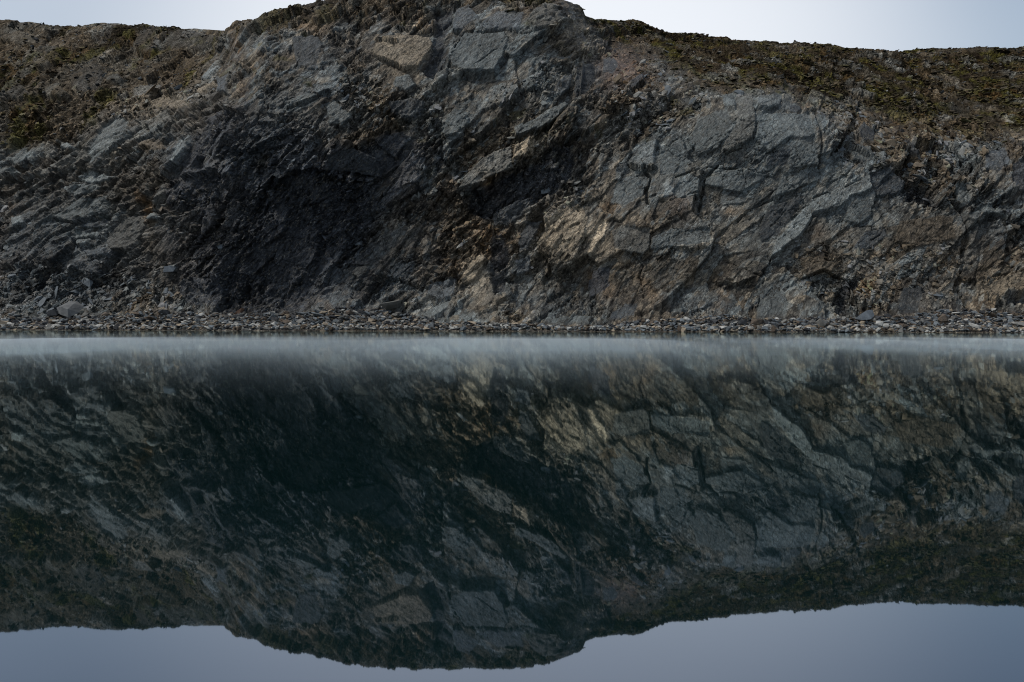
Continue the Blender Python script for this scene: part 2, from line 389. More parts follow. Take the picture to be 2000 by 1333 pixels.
# slabs and hollows that stand out, the hollows' shade put into their colour: polygon, colour, offset out of the face (m), faces up, faces left, roughness left, tone
SLABS = [
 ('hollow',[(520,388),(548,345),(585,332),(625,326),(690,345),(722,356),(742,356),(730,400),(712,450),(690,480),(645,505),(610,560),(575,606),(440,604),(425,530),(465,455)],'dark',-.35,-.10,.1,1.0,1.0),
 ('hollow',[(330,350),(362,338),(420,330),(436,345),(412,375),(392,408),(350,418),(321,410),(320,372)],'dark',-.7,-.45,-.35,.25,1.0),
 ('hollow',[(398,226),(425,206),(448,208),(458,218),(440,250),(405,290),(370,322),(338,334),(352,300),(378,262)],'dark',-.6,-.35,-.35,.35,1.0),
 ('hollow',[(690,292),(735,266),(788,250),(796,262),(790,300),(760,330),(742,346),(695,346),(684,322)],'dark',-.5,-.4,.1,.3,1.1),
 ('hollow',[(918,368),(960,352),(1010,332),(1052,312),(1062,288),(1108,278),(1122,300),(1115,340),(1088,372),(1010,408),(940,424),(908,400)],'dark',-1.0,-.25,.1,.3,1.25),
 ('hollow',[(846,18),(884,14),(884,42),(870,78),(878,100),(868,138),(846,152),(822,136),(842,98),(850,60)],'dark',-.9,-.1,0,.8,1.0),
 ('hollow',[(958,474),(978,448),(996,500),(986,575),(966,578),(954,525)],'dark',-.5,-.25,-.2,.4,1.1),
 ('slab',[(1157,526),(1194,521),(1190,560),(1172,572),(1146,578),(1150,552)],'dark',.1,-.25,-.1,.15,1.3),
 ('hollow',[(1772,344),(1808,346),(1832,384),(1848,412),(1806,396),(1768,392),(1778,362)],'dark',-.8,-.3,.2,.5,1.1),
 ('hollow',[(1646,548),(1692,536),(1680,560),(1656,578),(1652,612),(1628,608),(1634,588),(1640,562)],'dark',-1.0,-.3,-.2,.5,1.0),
 ('slab',[(1764,566),(1802,560),(1792,610),(1754,614),(1750,598)],'slate',.2,-.15,0,.15,.75),
 ('slab',[(1974,328),(2012,312),(2040,380),(1978,372)],'dark',.2,-.2,-.1,.2,1.3),
 ('slab',[(1226,164),(1258,144),(1256,158),(1232,178)],'dark',.35,-.5,.1,.2,1.2),
 ('slab',[(1672,250),(1690,238),(1712,254),(1706,274),(1676,266)],'slate',.4,-.35,-.2,.2,.75),
 ('slab',[(1760,281),(1776,279),(1798,294),(1790,303),(1770,296)],'slate',.45,-.2,0,.2,.8),
 ('slab',[(756,200),(796,190),(830,196),(822,226),(790,230),(762,216)],'slate',.3,-.3,.1,.25,.85),
 ('slab',[(572,76),(622,67),(630,86),(618,130),(582,130),(575,110)],'slate',.25,-.1,-.1,.2,1.0),
 ('slab',[(1126,130),(1160,124),(1166,150),(1152,180),(1132,190),(1120,170)],'slate',-.1,-.2,-.3,.25,.8),
 ('slab',[(905,66),(986,64),(992,76),(986,115),(966,146),(912,144),(880,130),(890,90)],'blue',.45,.12,.05,.12,1.0),
 ('slab',[(888,12),(915,7),(934,36),(904,60),(882,60)],'slate',.3,.05,.1,.25,1.35),
 ('slab',[(946,40),(974,18),(1024,22),(1014,60),(960,61),(934,60)],'slate',.25,.2,0,.25,1.5),
 ('slab',[(735,86),(776,69),(838,70),(846,86),(832,110),(816,136),(790,138),(756,121),(726,110)],'tan',.5,.12,-.1,.35,.95),
 ('slab',[(776,150),(800,145),(814,165),(792,179),(768,172)],'blue',.3,.15,.1,.2,1.1),
 ('slab',[(1046,226),(1104,190),(1112,204),(1062,250),(1008,268),(1002,246)],'blue',.55,.35,.15,.2,1.1),
 ('slab',[(1006,284),(1046,260),(1042,304),(1002,312)],'tan',.5,.3,0,.7,1.25),
 ('slab',[(950,300),(1000,280),(1002,330),(962,346),(926,366),(895,371),(906,344)],'grey',.75,.3,.15,.4,1.15),
 ('slab',[(1414,186),(1441,180),(1437,214),(1414,216)],'blue',.5,.15,.15,.2,1.05),
 ('slab',[(1396,214),(1420,210),(1430,240),(1406,290),(1362,306),(1344,272),(1360,236)],'blue',.35,.1,.05,.12,.92),
 ('slab',[(1434,190),(1470,180),(1476,235),(1468,270),(1422,300),(1412,290),(1436,236)],'grey',.45,.1,.1,.2,1.05),
 ('slab',[(1480,186),(1532,178),(1522,206),(1502,216),(1478,212)],'pale',.6,.3,-.1,.2,.8),
 ('slab',[(1500,221),(1580,222),(1596,278),(1542,270),(1502,300),(1475,272),(1479,226)],'blue',.45,.15,.05,.12,1.18),
 ('slab',[(1546,276),(1592,268),(1602,326),(1542,330),(1530,312)],'blue',.3,.05,0,.15,1.0),
 ('slab',[(1500,305),(1546,280),(1536,322),(1490,331)],'slate',.1,-.1,-.1,.15,1.0),
 ('slab',[(1380,346),(1440,330),(1500,326),(1492,350),(1450,375),(1372,362)],'blue',.3,.05,0,.2,1.0),
 ('slab',[(1326,361),(1370,350),(1366,385),(1322,396),(1310,380)],'blue',.35,.1,.1,.15,1.15),
 ('slab',[(1504,388),(1530,338),(1600,328),(1602,350),(1570,362)],'blue',.35,.1,0,.15,1.05),
 ('slab',[(1505,501),(1514,470),(1540,440),(1572,402),(1592,386),(1586,425),(1562,460),(1526,490)],'pale',.65,.3,.25,.2,.95),
 ('slab',[(1580,402),(1612,376),(1652,360),(1702,335),(1716,346),(1700,370),(1640,408),(1586,416)],'pale',.4,.25,.1,.4,.8),
 ('slab',[(1500,400),(1560,381),(1570,386),(1542,430),(1524,452),(1490,470),(1480,450)],'slate',.05,-.15,-.1,.15,.72),
 ('slab',[(1200,360),(1232,344),(1266,345),(1256,385),(1226,405),(1194,400)],'blue',.4,.05,0,.12,1.1),
 ('slab',[(1238,316),(1264,276),(1286,270),(1277,326),(1256,327)],'pale',.7,.15,.1,.15,.85),
 ('slab',[(1290,292),(1330,268),(1346,300),(1336,340),(1290,345)],'blue',.3,.1,.1,.2,1.0),
 ('slab',[(1070,455),(1100,415),(1136,405),(1150,430),(1140,470),(1120,496),(1070,501),(1054,495)],'tan',.25,.15,.05,.6,1.0),
 ('slab',[(1145,491),(1164,450),(1180,432),(1193,436),(1181,462),(1160,496),(1146,499)],'tan',.5,.3,.25,.3,1.65),
 ('slab',[(1197,456),(1216,445),(1270,450),(1269,488),(1256,500),(1200,490)],'grey',.45,.05,0,.25,.85),
 ('slab',[(1272,466),(1310,450),(1390,450),(1386,480),(1302,486),(1270,490)],'blue',.35,.1,0,.3,.85),
 ('slab',[(1012,460),(1030,430),(1060,425),(1050,450),(1030,480),(1008,490)],'slate',.3,0,.1,.15,1.0),
 ('slab',[(1010,505),(1041,494),(1036,530),(1004,536)],'slate',.35,.1,.1,.2,1.2),
 ('slab',[(860,585),(883,583),(876,600),(852,620),(806,633),(820,615),(840,600)],'pale',.4,.35,.2,.12,.72),
 ('slab',[(830,572),(846,550),(890,540),(886,580),(858,586)],'slate',.3,.1,.1,.25,1.35),
 ('slab',[(905,535),(925,505),(946,494),(945,520),(930,546),(905,556),(894,562)],'tan',.5,.25,.2,.5,1.2),
 ('slab',[(685,530),(700,518),(722,514),(716,530),(700,545)],'grey',.4,.2,0,.2,.8),
 ('slab',[(756,528),(775,512),(812,508),(800,530),(770,545)],'slate',.3,.1,.1,.3,1.1),
 ('slab',[(1484,566),(1500,560),(1534,574),(1541,600),(1530,622),(1478,620),(1475,600)],'blue',.35,.05,.05,.12,.82),
 ('slab',[(1065,622),(1100,619),(1156,617),(1150,634),(1076,637)],'blue',.5,.25,.1,.2,1.0),
 ('slab',[(1194,611),(1220,594),(1246,590),(1240,622),(1190,625)],'slate',.4,.15,.1,.2,1.25),
 ('slab',[(1914,576),(1926,560),(1964,541),(2012,528),(2060,560),(2010,572),(1975,574),(1960,582),(1930,582)],'tan',.9,.25,.2,.35,.62),
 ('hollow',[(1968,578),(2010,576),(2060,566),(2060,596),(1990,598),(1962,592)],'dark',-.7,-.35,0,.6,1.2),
 ('slab',[(1888,422),(1914,402),(1936,404),(1972,431),(1940,420),(1904,418)],'pale',.6,.45,.1,.2,.8),
 ('slab',[(1862,366),(1890,360),(1893,400),(1881,409),(1866,396)],'blue',.35,.1,-.1,.2,1.0),
 ('slab',[(178,288),(200,245),(230,228),(252,240),(262,272),(236,300),(202,310),(188,326)],'blue',.4,.3,.25,.45,1.25),
 ('slab',[(104,426),(150,392),(215,384),(216,418),(132,434)],'blue',.4,.1,.05,.4,.9),
 ('slab',[(145,432),(180,428),(216,430),(210,447),(160,448)],'slate',.25,.2,0,.3,1.2),
 ('slab',[(215,460),(240,425),(276,420),(286,440),(266,480),(240,490),(214,490)],'grey',.3,.1,-.1,.2,.7),
 ('slab',[(24,310),(40,290),(62,282),(72,300),(52,322),(30,326)],'blue',.35,.2,.1,.3,1.1),
 ('slab',[(258,180),(270,160),(310,157),(320,174),(292,190),(262,192)],'grey',.35,.3,0,.4,1.15),
 ('slab',[(288,196),(310,185),(360,199),(386,214),(350,218),(300,210)],'tan',.35,.35,0,.5,.85),
 ('slab',[(40,205),(56,198),(74,204),(70,222),(46,222)],'tan',.4,.25,.1,.3,.8),
 ('slab',[(1665,482),(1690,450),(1730,444),(1736,460),(1702,485),(1672,492)],'slate',.25,0,0,.2,1.05),
 ('slab',[(1655,430),(1660,386),(1700,374),(1702,420),(1680,440)],'blue',.2,.05,0,.2,.85),
 ('slab',[(1754,432),(1860,420),(1866,470),(1790,482),(1750,472)],'brown',.2,.05,0,.3,.9),
 ('slab',[(1028,46),(1046,21),(1084,14),(1092,40),(1072,60),(1042,66)],'grey',.6,.15,.1,.25,.85),
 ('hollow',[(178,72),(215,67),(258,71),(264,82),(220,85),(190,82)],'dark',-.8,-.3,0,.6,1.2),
 ('slab',[(264,60),(288,50),(312,56),(318,100),(302,113),(270,106)],'slate',.9,-.1,.2,.5,.9),
 ('slab',[(320,70),(380,66),(440,74),(400,100),(332,106)],'slate',.6,-.1,0,.5,1.2),
 ('slab',[(0,54),(40,60),(88,86),(62,100),(20,82),(0,80)],'grey',.6,.1,0,.4,.9),
 ('slab',[(94,104),(120,100),(124,126),(98,127)],'slate',.7,-.2,0,.4,.9),
 ('slab',[(76,130),(100,124),(104,140),(80,143)],'blue',.6,.2,0,.3,1.0),
 ('slab',[(135,142),(196,125),(200,165),(160,178),(140,166)],'slate',.3,-.1,-.1,.4,.95),
 ('slab',[(1782,104),(1850,96),(1930,94),(1985,99),(1900,111),(1812,121)],'grey',.9,.0,0,.4,.75),
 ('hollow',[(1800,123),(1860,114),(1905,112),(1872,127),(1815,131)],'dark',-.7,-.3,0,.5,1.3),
 ('slab',[(1744,152),(1774,135),(1788,150),(1772,171),(1740,167)],'slate',.7,-.05,.2,.4,1.2),
 ('slab',[(1850,196),(1905,189),(1922,205),(1882,221),(1850,216)],'slate',.6,-.05,0,.4,1.1),
 ('slab',[(1868,226),(1940,221),(1946,240),(1890,246)],'slate',.5,-.05,0,.4,1.0),
 ('slab',[(1202,44),(1232,39),(1258,48),(1240,53),(1212,52)],'pale',.7,.2,0,.2,.75),
 ('slab',[(1272,78),(1300,70),(1346,84),(1340,96),(1292,96)],'grey',.6,.1,0,.6,1.1),
 ('slab',[(1905,118),(1920,115),(1934,122),(1912,133),(1898,136)],'grey',.6,.2,0,.3,1.2),
 ('slab',[(1610,122),(1660,116),(1690,124),(1650,134)],'slate',.5,.0,0,.6,1.3),
 ('slab',[(1690,168),(1740,164),(1760,182),(1700,188)],'slate',.5,-.1,0,.5,1.2),
 ('slab',[(0,156),(28,158),(62,184),(52,200),(10,206),(0,202)],'slate',.6,.1,.1,.4,1.3),
 ('slab',[(85,166),(112,168),(136,184),(110,195),(88,186)],'grey',.6,.2,.1,.4,1.2),
 ('slab',[(195,150),(230,144),(241,155),(215,165)],'blue',.6,.2,.1,.4,1.1),
 ('slab',[(214,171),(250,175),(246,192),(222,189)],'grey',.6,.2,.1,.4,1.1),
 ('slab',[(394,152),(420,121),(433,115),(428,136),(402,158)],'pale',.6,.2,.2,.3,1.0),
 ('slab',[(384,181),(418,160),(421,167),(393,187)],'tan',.6,.3,.1,.4,1.1),
 ('slab',[(420,151),(446,145),(441,181),(424,179)],'slate',.4,.0,.1,.3,1.4),
 ('slab',[(0,262),(30,268),(47,276),(22,290),(0,291)],'blue',.6,.2,.1,.4,1.1),
 ('slab',[(58,278),(88,270),(93,296),(70,326),(55,312)],'blue',.6,.2,.1,.4,1.25),
 ('slab',[(94,276),(111,290),(98,313),(86,300)],'grey',.5,.0,-.1,.4,1.2),
 ('slab',[(105,270),(130,277),(152,292),(120,291)],'pale',.6,.3,.1,.3,.95),
 ('slab',[(110,322),(160,290),(186,300),(150,331),(120,337)],'grey',.5,.2,.1,.5,1.15),
 ('slab',[(272,242),(330,225),(352,240),(300,261)],'grey',.5,.25,.1,.5,1.05),
 ('slab',[(355,276),(378,258),(362,300),(345,322),(337,318)],'pale',.7,.2,.3,.4,1.0),
 ('slab',[(280,282),(320,276),(331,294),(285,302)],'brown',.4,.1,.0,.4,1.3),
 ('slab',[(0,334),(30,329),(44,340),(20,347),(0,347)],'blue',.6,.3,.1,.4,1.2),
 ('slab',[(70,336),(100,328),(104,340),(88,347)],'grey',.6,.3,.1,.4,1.2),
 ('slab',[(150,346),(185,337),(236,350),(202,361),(160,356)],'pale',.6,.3,.1,.35,1.0),
 ('slab',[(120,367),(180,360),(212,370),(150,386)],'blue',.5,.2,.1,.4,1.15),
 ('slab',[(22,426),(46,421),(51,440),(28,446)],'pale',.6,.2,.1,.3,.95),
 ('slab',[(150,471),(180,467),(180,480),(155,482)],'pale',.6,.3,.1,.3,.9),
 ('slab',[(145,454),(200,454),(196,466),(150,468)],'blue',.4,.2,.1,.4,1.1),
 ('slab',[(165,491),(226,485),(226,501),(175,504)],'slate',.5,.1,.0,.4,1.3),
 ('slab',[(288,424),(304,414),(313,424),(293,433)],'pale',.6,.3,.1,.3,1.0),
 ('slab',[(320,521),(345,514),(342,530),(322,533)],'blue',.6,.3,.1,.3,1.2),
 ('slab',[(150,511),(195,509),(190,536),(150,531)],'slate',.4,.0,.0,.4,1.0),
 ('slab',[(296,388),(320,352),(322,382),(300,411)],'grey',.5,.1,.2,.5,1.1),
 ('slab',[(1096,95),(1134,70),(1141,78),(1106,105)],'tan',.5,.3,.1,.4,.9),
 ('slab',[(1096,60),(1130,36),(1144,48),(1136,62),(1102,86),(1090,84)],'tan',.45,.35,.1,.7,1.15),
 ('slab',[(636,200),(656,195),(686,225),(666,246),(640,240)],'blue',.25,.1,.05,.2,.95),
 ('slab',[(870,226),(890,208),(916,230),(906,260),(876,286),(865,260)],'blue',.3,.1,.1,.25,.95),
 ('slab',[(640,310),(690,290),(735,310),(745,330),(742,346),(700,340),(650,330)],'slate',.6,-.35,0,.25,.8),
 ('slab',[(555,195),(610,180),(625,195),(600,215),(560,225)],'blue',.3,.3,.1,.6,1.05),
 ('slab',[(470,260),(510,240),(560,250),(545,290),(490,300),(462,290)],'slate',.3,0,0,.6,.9),
 ('slab',[(345,560),(372,540),(420,545),(440,570),(425,600),(370,598)],'dark',.1,-.1,0,.6,1.3),
 ('slab',[(960,410),(1000,398),(1040,380),(1030,410),(990,440),(960,440)],'slate',.2,0,.1,.5,.9),
 ('slab',[(1700,335),(1745,318),(1775,345),(1760,375),(1715,380),(1702,362)],'slate',.2,.05,0,.3,.9),
 ('slab',[(1560,505),(1600,500),(1640,515),(1620,535),(1575,540)],'brown',.2,.1,0,.4,1.1),
 ('slab',[(1668,282),(1704,278),(1712,300),(1690,310),(1670,304)],'blue',.35,.1,0,.15,.95),
 ('slab',[(1716,296),(1728,292),(1734,302),(1722,310)],'pale',.5,.3,0,.15,.9),
 ('slab',[(1920,310),(1960,290),(1972,320),(1950,345),(1922,340)],'slate',.3,.1,0,.3,1.2),
 ('slab',[(1540,205),(1552,200),(1570,212),(1556,222),(1540,218)],'slate',.3,.2,0,.3,1.0),
 ('slab',[(1178,112),(1196,106),(1210,126),(1196,146),(1176,140)],'slate',.2,0,-.1,.3,1.2),
 ('slab',[(1085,165),(1105,140),(1122,135),(1112,165),(1098,182)],'slate',.3,.1,.1,.25,1.2),
]
slab_id = np.full(x.shape, -1, np.int16)
sm_in = np.zeros_like(x)
base_relief = relief.copy()
jx = px + 2.0 * fbm_a + 1.0 * fine_a + 4.0 * (V['c'][2] - .5); jy = py + 2.0 * fbm_b + 1.0 * fine_b + 4.0 * (V['c'][3] - .5)
def bbox(poly, m):
    xs = [p[0] for p in poly]; ys = [p[1] for p in poly]
    j0 = np.searchsorted(cols, min(xs) - m); j1 = np.searchsorted(cols, max(xs) + m)
    sub = PY[:, max(j0, 0):max(j1, 1)]
    rows = np.where(((sub > min(ys) - m) & (sub < max(ys) + m)).any(1))[0]
    return slice(rows.min(), rows.max() + 1), slice(max(j0, 0), max(j1, 1))
for k, (kind, poly, c, off, up, left, rg, tn) in enumerate(SLABS):
    b = bbox(poly, 24)
    sd = poly_sd(poly, jx[b], jy[b])
    soft = 6 if kind == 'hollow' else 2.2
    m = 1 - sstep(-soft, soft * 0.35, sd)
    cx = np.mean([p[0] for p in poly]); cy = np.mean([p[1] for p in poly])
    sel = sd < 0
    if not sel.any():
        continue
    xc, zc = x[b][sel].mean(), z[b][sel].mean()
    local = base_relief[b][sel].mean()
    q = ((0.24 + 0.2 * (cx < 1150)), 0.7) if kind == 'slab' else (0.5, 0.45)
    pl = off * q[0] + 0.7 * local - q[1] * up * (z[b] - zc) + q[1] * left * (x[b] - xc)
    rg2 = rg if kind == 'slab' else max(rg, .8)
    d = pl + rg2 * (base_relief[b] - V['ah'][b] * 0.8 - (0 if kind == 'slab' else 1) * 0) + (1 - rg2) * (0.14 * V['ch'][b] + 0.12 * V['dh'][b]) + 0.015 * fine_a[b] + 0.04 * fbm_a[b]
    relief[b] = relief[b] * (1 - m) + d * m
    t_ = (1 - 0.5 * rg) * 0.0 + tn * (0.86 + 0.2 * fine_b[b] * 0.6 + 0.18 * (V['c'][1][b] - .5) + 0.12 * fbm_a[b])
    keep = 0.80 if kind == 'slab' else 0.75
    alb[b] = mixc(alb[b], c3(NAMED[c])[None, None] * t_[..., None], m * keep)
    if kind == 'slab':
        sm_in[b] = np.maximum(sm_in[b], m * (1 - rg))
        slab_id[b] = np.where(sd < 0.4, k, slab_id[b])
    else:
        slab_id[b] = np.where(sd < 0.4, -1, slab_id[b])

CRACKS = [ # points, half width, depth
 ([(970,99),(946,118),(930,130),(910,145)],1.6,.35),([(1402,322),(1380,344),(1372,375),(1367,408)],2.6,.7),([(1258,328),(1270,350),(1262,376),(1266,402)],4,.7),
 ([(1308,398),(1342,386),(1376,374)],2,.4),([(1286,508),(1310,492),(1332,488),(1378,489)],2.2,.6),([(1706,338),(1652,364),(1620,376),(1590,386)],2.2,.5),
 ([(1546,378),(1500,392),(1470,402),(1440,432)],1.8,.4),([(1506,504),(1496,540),(1488,562),(1478,600)],2.4,.7),([(1578,540),(1610,529),(1642,541),(1664,552)],2.6,.8),
 ([(1846,390),(1880,414),(1886,450)],5,.8),([(1886,455),(1884,500),(1876,530)],8,.7),([(1876,530),(1872,560),(1884,600)],6,.8),([(1890,552),(1920,548),(1956,536),(2010,514)],2.4,.7),
 ([(640,560),(652,512),(700,472),(722,440),(740,400),(762,360),(790,325),(842,280),(868,240)],3.0,.55),([(876,150),(860,180),(868,215),(856,250),(862,285),(850,332)],2.6,.4),
 ([(760,560),(800,520),(860,462),(900,420)],2.4,.4),([(886,98),(906,66),(984,62)],2,.4),([(1000,62),(1020,70),(1050,64)],2,.4),([(1016,38),(1032,52),(1050,64)],2.2,.5),
 ([(1064,300),(1090,260),(1130,210),(1148,190)],2.4,.45),([(1440,236),(1474,240),(1500,238)],1.3,.22),([(1420,300),(1460,285),(1500,300),(1540,275)],1.5,.3),
 ([(1444,290),(1446,260),(1470,240)],1.2,.2),([(1320,350),(1380,325),(1440,330)],1.6,.35),([(1505,440),(1560,380)],1.4,.3),([(1700,470),(1740,445)],2,.4),([(1680,442),(1720,440)],1.6,.4),
 ([(1240,500),(1256,520),(1250,545),(1256,585)],2,.35),([(1040,540),(1060,500),(1090,440)],2,.4),([(1100,640),(1130,612),(1180,600)],2.4,.5),([(1040,630),(1070,605),(1120,570)],2.4,.5),
 ([(1455,528),(1500,540)],1.5,.4),([(1395,542),(1440,548)],2,.5),([(200,300),(230,270),(262,272)],1.5,.3),([(100,330),(130,355),(180,350),(240,325)],2.5,.4),
 ([(0,345),(50,335),(90,350)],3,.5),([(110,432),(160,440),(214,425)],2.2,.5),([(0,520),(60,525),(110,520)],3.5,.6),([(390,455),(376,440),(398,400),(416,372)],2,.4),
 ([(430,440),(450,480),(470,500),(490,495),(496,460)],1.8,-.3),([(480,300),(560,262),(610,250)],2.5,.4),([(560,215),(600,200),(640,180)],2.2,.4),([(722,180),(684,200),(690,230)],1.6,.3),
 ([(735,120),(765,128),(790,138),(815,134)],1.6,.35),([(1730,280),(1760,300),(1800,320),(1840,345)],2.4,.45),([(1590,225),(1605,280),(1600,330)],2.4,.5),([(1640,230),(1700,290),(1740,320)],2.2,.35),
 ([(1690,560),(1670,590),(1655,610)],3,.6),([(1750,540),(1800,525),(1830,560)],2,.35),([(1760,615),(1790,618),(1840,600)],2.5,.5),
]
for pts, w, dep in CRACKS:
    b = bbox(pts, 14)
    d = line_d(pts, jx[b], jy[b])
    ww = w * (0.45 + 1.1 * (V['c'][2][b]))
    relief[b] -= dep * 0.75 * sstep(-.35, .35, fbm_b[b] + .8 * (V['c'][3][b] - .35)) * (1 - sstep(ww * 0.2, ww, d))

relief -= 0.12 * joint + 0.055 * joint2
LIPS = [ # overhanging ledges: points from one end to the other, overhang (m), reach above and below (columns)
 ([(540,352),(575,331),(620,325),(660,338),(692,350)],.62,16,16),([(322,366),(345,343),(380,336),(424,327)],.5,12,20),([(394,220),(425,205),(450,210),(474,224)],.5,10,18),
 ([(686,350),(720,354),(745,346),(772,320)],.5,22,14),([(728,264),(760,238),(798,246)],.45,12,18),([(903,374),(960,349),(1010,329),(1060,304)],.7,18,22),
 ([(552,218),(600,199),(645,180)],.4,10,10),([(478,302),(540,270),(604,245)],.35,10,10),([(1226,322),(1255,331),(1284,328)],.5,14,16),([(998,268),(1060,252),(1114,205)],.4,14,12),
 ([(1288,510),(1320,491),(1382,489)],.35,10,10),([(1572,542),(1610,530),(1645,542)],.45,8,12),([(1772,344),(1802,346),(1832,382),(1852,414)],.5,10,18),([(1955,584),(2000,576),(2060,565)],.5,14,14),
 ([(733,79),(760,83),(778,86)],.4,8,8),([(772,56),(802,61)],.4,7,8),([(880,145),(908,146),(966,149),(988,117)],.25,12,8),([(1226,179),(1260,159)],.5,8,12),([(1750,290),(1775,300),(1795,306)],.5,9,10),
 ([(0,347),(44,346),(84,335)],.45,12,12),([(98,428),(142,437),(216,424)],.45,12,12),([(204,326),(250,301),(304,290)],.45,12,16),([(-10,520),(60,523),(114,518)],.45,12,12),([(210,470),(226,490),(262,488)],.3,10,8),
 ([(632,564),(650,522),(706,476),(742,440)],.4,8,16),([(1395,548),(1440,552),(1475,540)],.35,10,9),([(500,242),(540,238),(566,226)],.4,8,12),([(1640,262),(1668,278),(1704,300)],.4,10,10),
 ([(900,250),(925,262),(960,250)],.25,8,8),([(1060,120),(1080,150),(1100,165)],.3,8,8),([(840,300),(860,270),(900,262)],.3,8,10),([(655,520),(690,515),(722,516)],.25,7,7),
]
for pts, amp, r1_, r2_ in LIPS:
    b = bbox(pts, 60)
    X_ = jx[b]; Y_ = jy[b]
    best = np.full(X_.shape, 1e9, f32); sg = np.ones(X_.shape, f32); al = np.zeros(X_.shape, f32)
    nseg = len(pts) - 1
    for i in range(nseg):
        (ax, ay), (bx_, by_) = pts[i], pts[i + 1]
        ex, ey = bx_ - ax, by_ - ay
        t_ = ((X_ - ax) * ex + (Y_ - ay) * ey) / (ex * ex + ey * ey)
        tc = np.clip(t_, 0, 1)
        dx_ = X_ - ax - ex * tc; dy_ = Y_ - ay - ey * tc
        d_ = dx_ * dx_ + dy_ * dy_
        near = d_ < best
        best = np.where(near, d_, best)
        sg = np.where(near, np.sign(ex * (Y_ - ay) - ey * (X_ - ax)), sg)     # +1 below the line
        al = np.where(near, (i + np.clip(t_, -1, 2)) / nseg, al)
    d_ = np.sqrt(best)
    fade = sstep(-.06, .12, al) * (1 - sstep(.88, 1.06, al)) * (0.65 + 0.5 * V['c'][2][b])
    relief[b] += amp * fade * np.where(sg < 0, np.exp(-d_ / r1_) * .75, -np.exp(-d_ / r2_) * .55)
# lip over the great hollow and under the pale ledges
relief += 0.12 * np.exp(-((py - (322 + 0.12 * (px - 620)) ) / 12) ** 2) * sstep(530, 560, px) * (1 - sstep(700, 745, px))
# ground with soil and moss is softer, and lumpy
zz = (Y0 / 3.2).astype(f32)
lump = fbm(x / 1.1, zz / 0.75, 701, 4); lump2 = fbm(x / 0.32, zz / 0.4, 711, 2)
veg_n = fbm(x / 2.6, zz / 1.3, 721, 4)
veg = np.clip(veg_right * sstep(-0.30, 0.12, veg_n) + veg_left * 0.85 * sstep(-0.12, 0.25, veg_n) + 0.45 * veg_top * sstep(-0.3, 0.2, veg_n), 0, 1)
soft_ground = np.clip(veg_right + 0.6 * veg_left + 0.4 * veg_top, 0, 1)
steep = sstep(0.25, 0.72, np.abs(NRM[..., 1])).astype(f32)
relief = relief * (0.13 + 0.87 * steep) + soft_ground * (0.24 * lump + 0.05 * lump2)
# shelves on the gentle slopes
shelf = (lambda p: p - np.floor(p))(-zz / 0.7 + 1.4 * fbm(x / 3.0, zz / 1.6, 731, 3) + 0.06 * x)
relief -= soft_ground * 0.5 * (shelf - 0.5) * sstep(0.0, 0.4, fbm(x / 3, zz / 2, 741, 2) + 0.2)
g1, g2, gdx, gdy, gr1, gr2, gr3 = voronoi(x / 2.3 + .25 * lump, zz / 0.66 + .25 * lump2, 851)
k1, k2, kdx, kdy, kr1, kr2, kr3 = voronoi(x / 0.85 + .2 * lump2, zz / 0.34, 861)
crag = (gr1 > 0.62) * (1 - sstep(.30, .52, g1)) * sstep(-.35, .1, fbm(x / 5, zz / 2.5, 871, 2))
crag2 = (kr1 > 0.80) * (1 - sstep(.30, .50, k1))
relief += soft_ground * (crag * (0.16 + 0.26 * gr2 + 0.5 * (gr3 - .5) * gdx) + crag2 * (0.03 + 0.08 * kr2))
relief = relief * (1 - beach) + beach * (0.05 * lump + 0.02 * fine_a)
edge = sstep(0, 0.012, tt)[:, None]
skyk = sstep(0, 0.03, 1 - tt)[:, None].astype(f32)
relief = relief * (0.25 + 0.75 * skyk)

moss_c = mixc(c3((0.090, 0.083, 0.028))[None, None], c3((0.092, 0.064, 0.032))[None, None], sstep(-0.05, 0.15, fbm(x / 1.3, zz / 0.7, 751, 4)))
moss_c = mixc(moss_c, c3((0.034, 0.027, 0.018))[None, None], sstep(-0.05, 0.2, fbm(x / 0.8, zz / 0.5, 761, 3)))
alb = mixc(alb, c3(BROWN)[None, None] * (0.6 + 0.5 * tone)[..., None], 0.55 * soft_ground)
alb = mixc(alb, c3((0.050, 0.040, 0.026))[None, None] * (0.6 + 0.5 * tone)[..., None], 0.7 * soft_ground * sstep(-.35, .15, fbm(x / 1.6, zz / .7, 781, 4)))
crag_c = mixc(c3(GREY)[None, None], c3(BROWN)[None, None], sstep(.3, .7, gr3)) * (0.5 + 0.8 * kr3)[..., None]
alb = mixc(alb, moss_c, 0.9 * veg * sstep(-0.6, 0.2, lump2 + 0.6))
alb = mixc(alb, crag_c, 0.85 * soft_ground * np.clip(crag + 0.8 * crag2, 0, 1))
few = sstep(0.3, 0.55, fbm(x / 1.5, z / 0.7, 771, 4)) * (1 - sm_in) * (1 - sstep(0.2, 0.6, beach))
few *= sstep(420, 150, py) * 0.6
alb = mixc(alb, moss_c, few)
sand = mixc(c3((0.055, 0.05, 0.045))[None, None], c3((0.085, 0.072, 0.058))[None, None], sstep(-.2, .3, fine_a))
alb = mixc(alb, sand, beach * 0.85)
alb *= (0.58 - 0.04 * soft_ground + 0.12 * veg_left)[..., None]
lum_ = alb.mean(-1, keepdims=True)
alb = 1.12 * lum_ * (lum_ / 0.062) ** 0.38 * (alb / lum_) ** 1.2
alb = np.clip(alb, 0.008, 0.5)
print('relief', round(time.time() - T0, 1))

print('waterline row', [round(float(np.interp(0, Z0[:60, j], PY[:60, j])), 1) for j in range(0, NC, 160)])
P = np.stack([X0, Y0, Z0], -1) + NRM * relief[..., None]
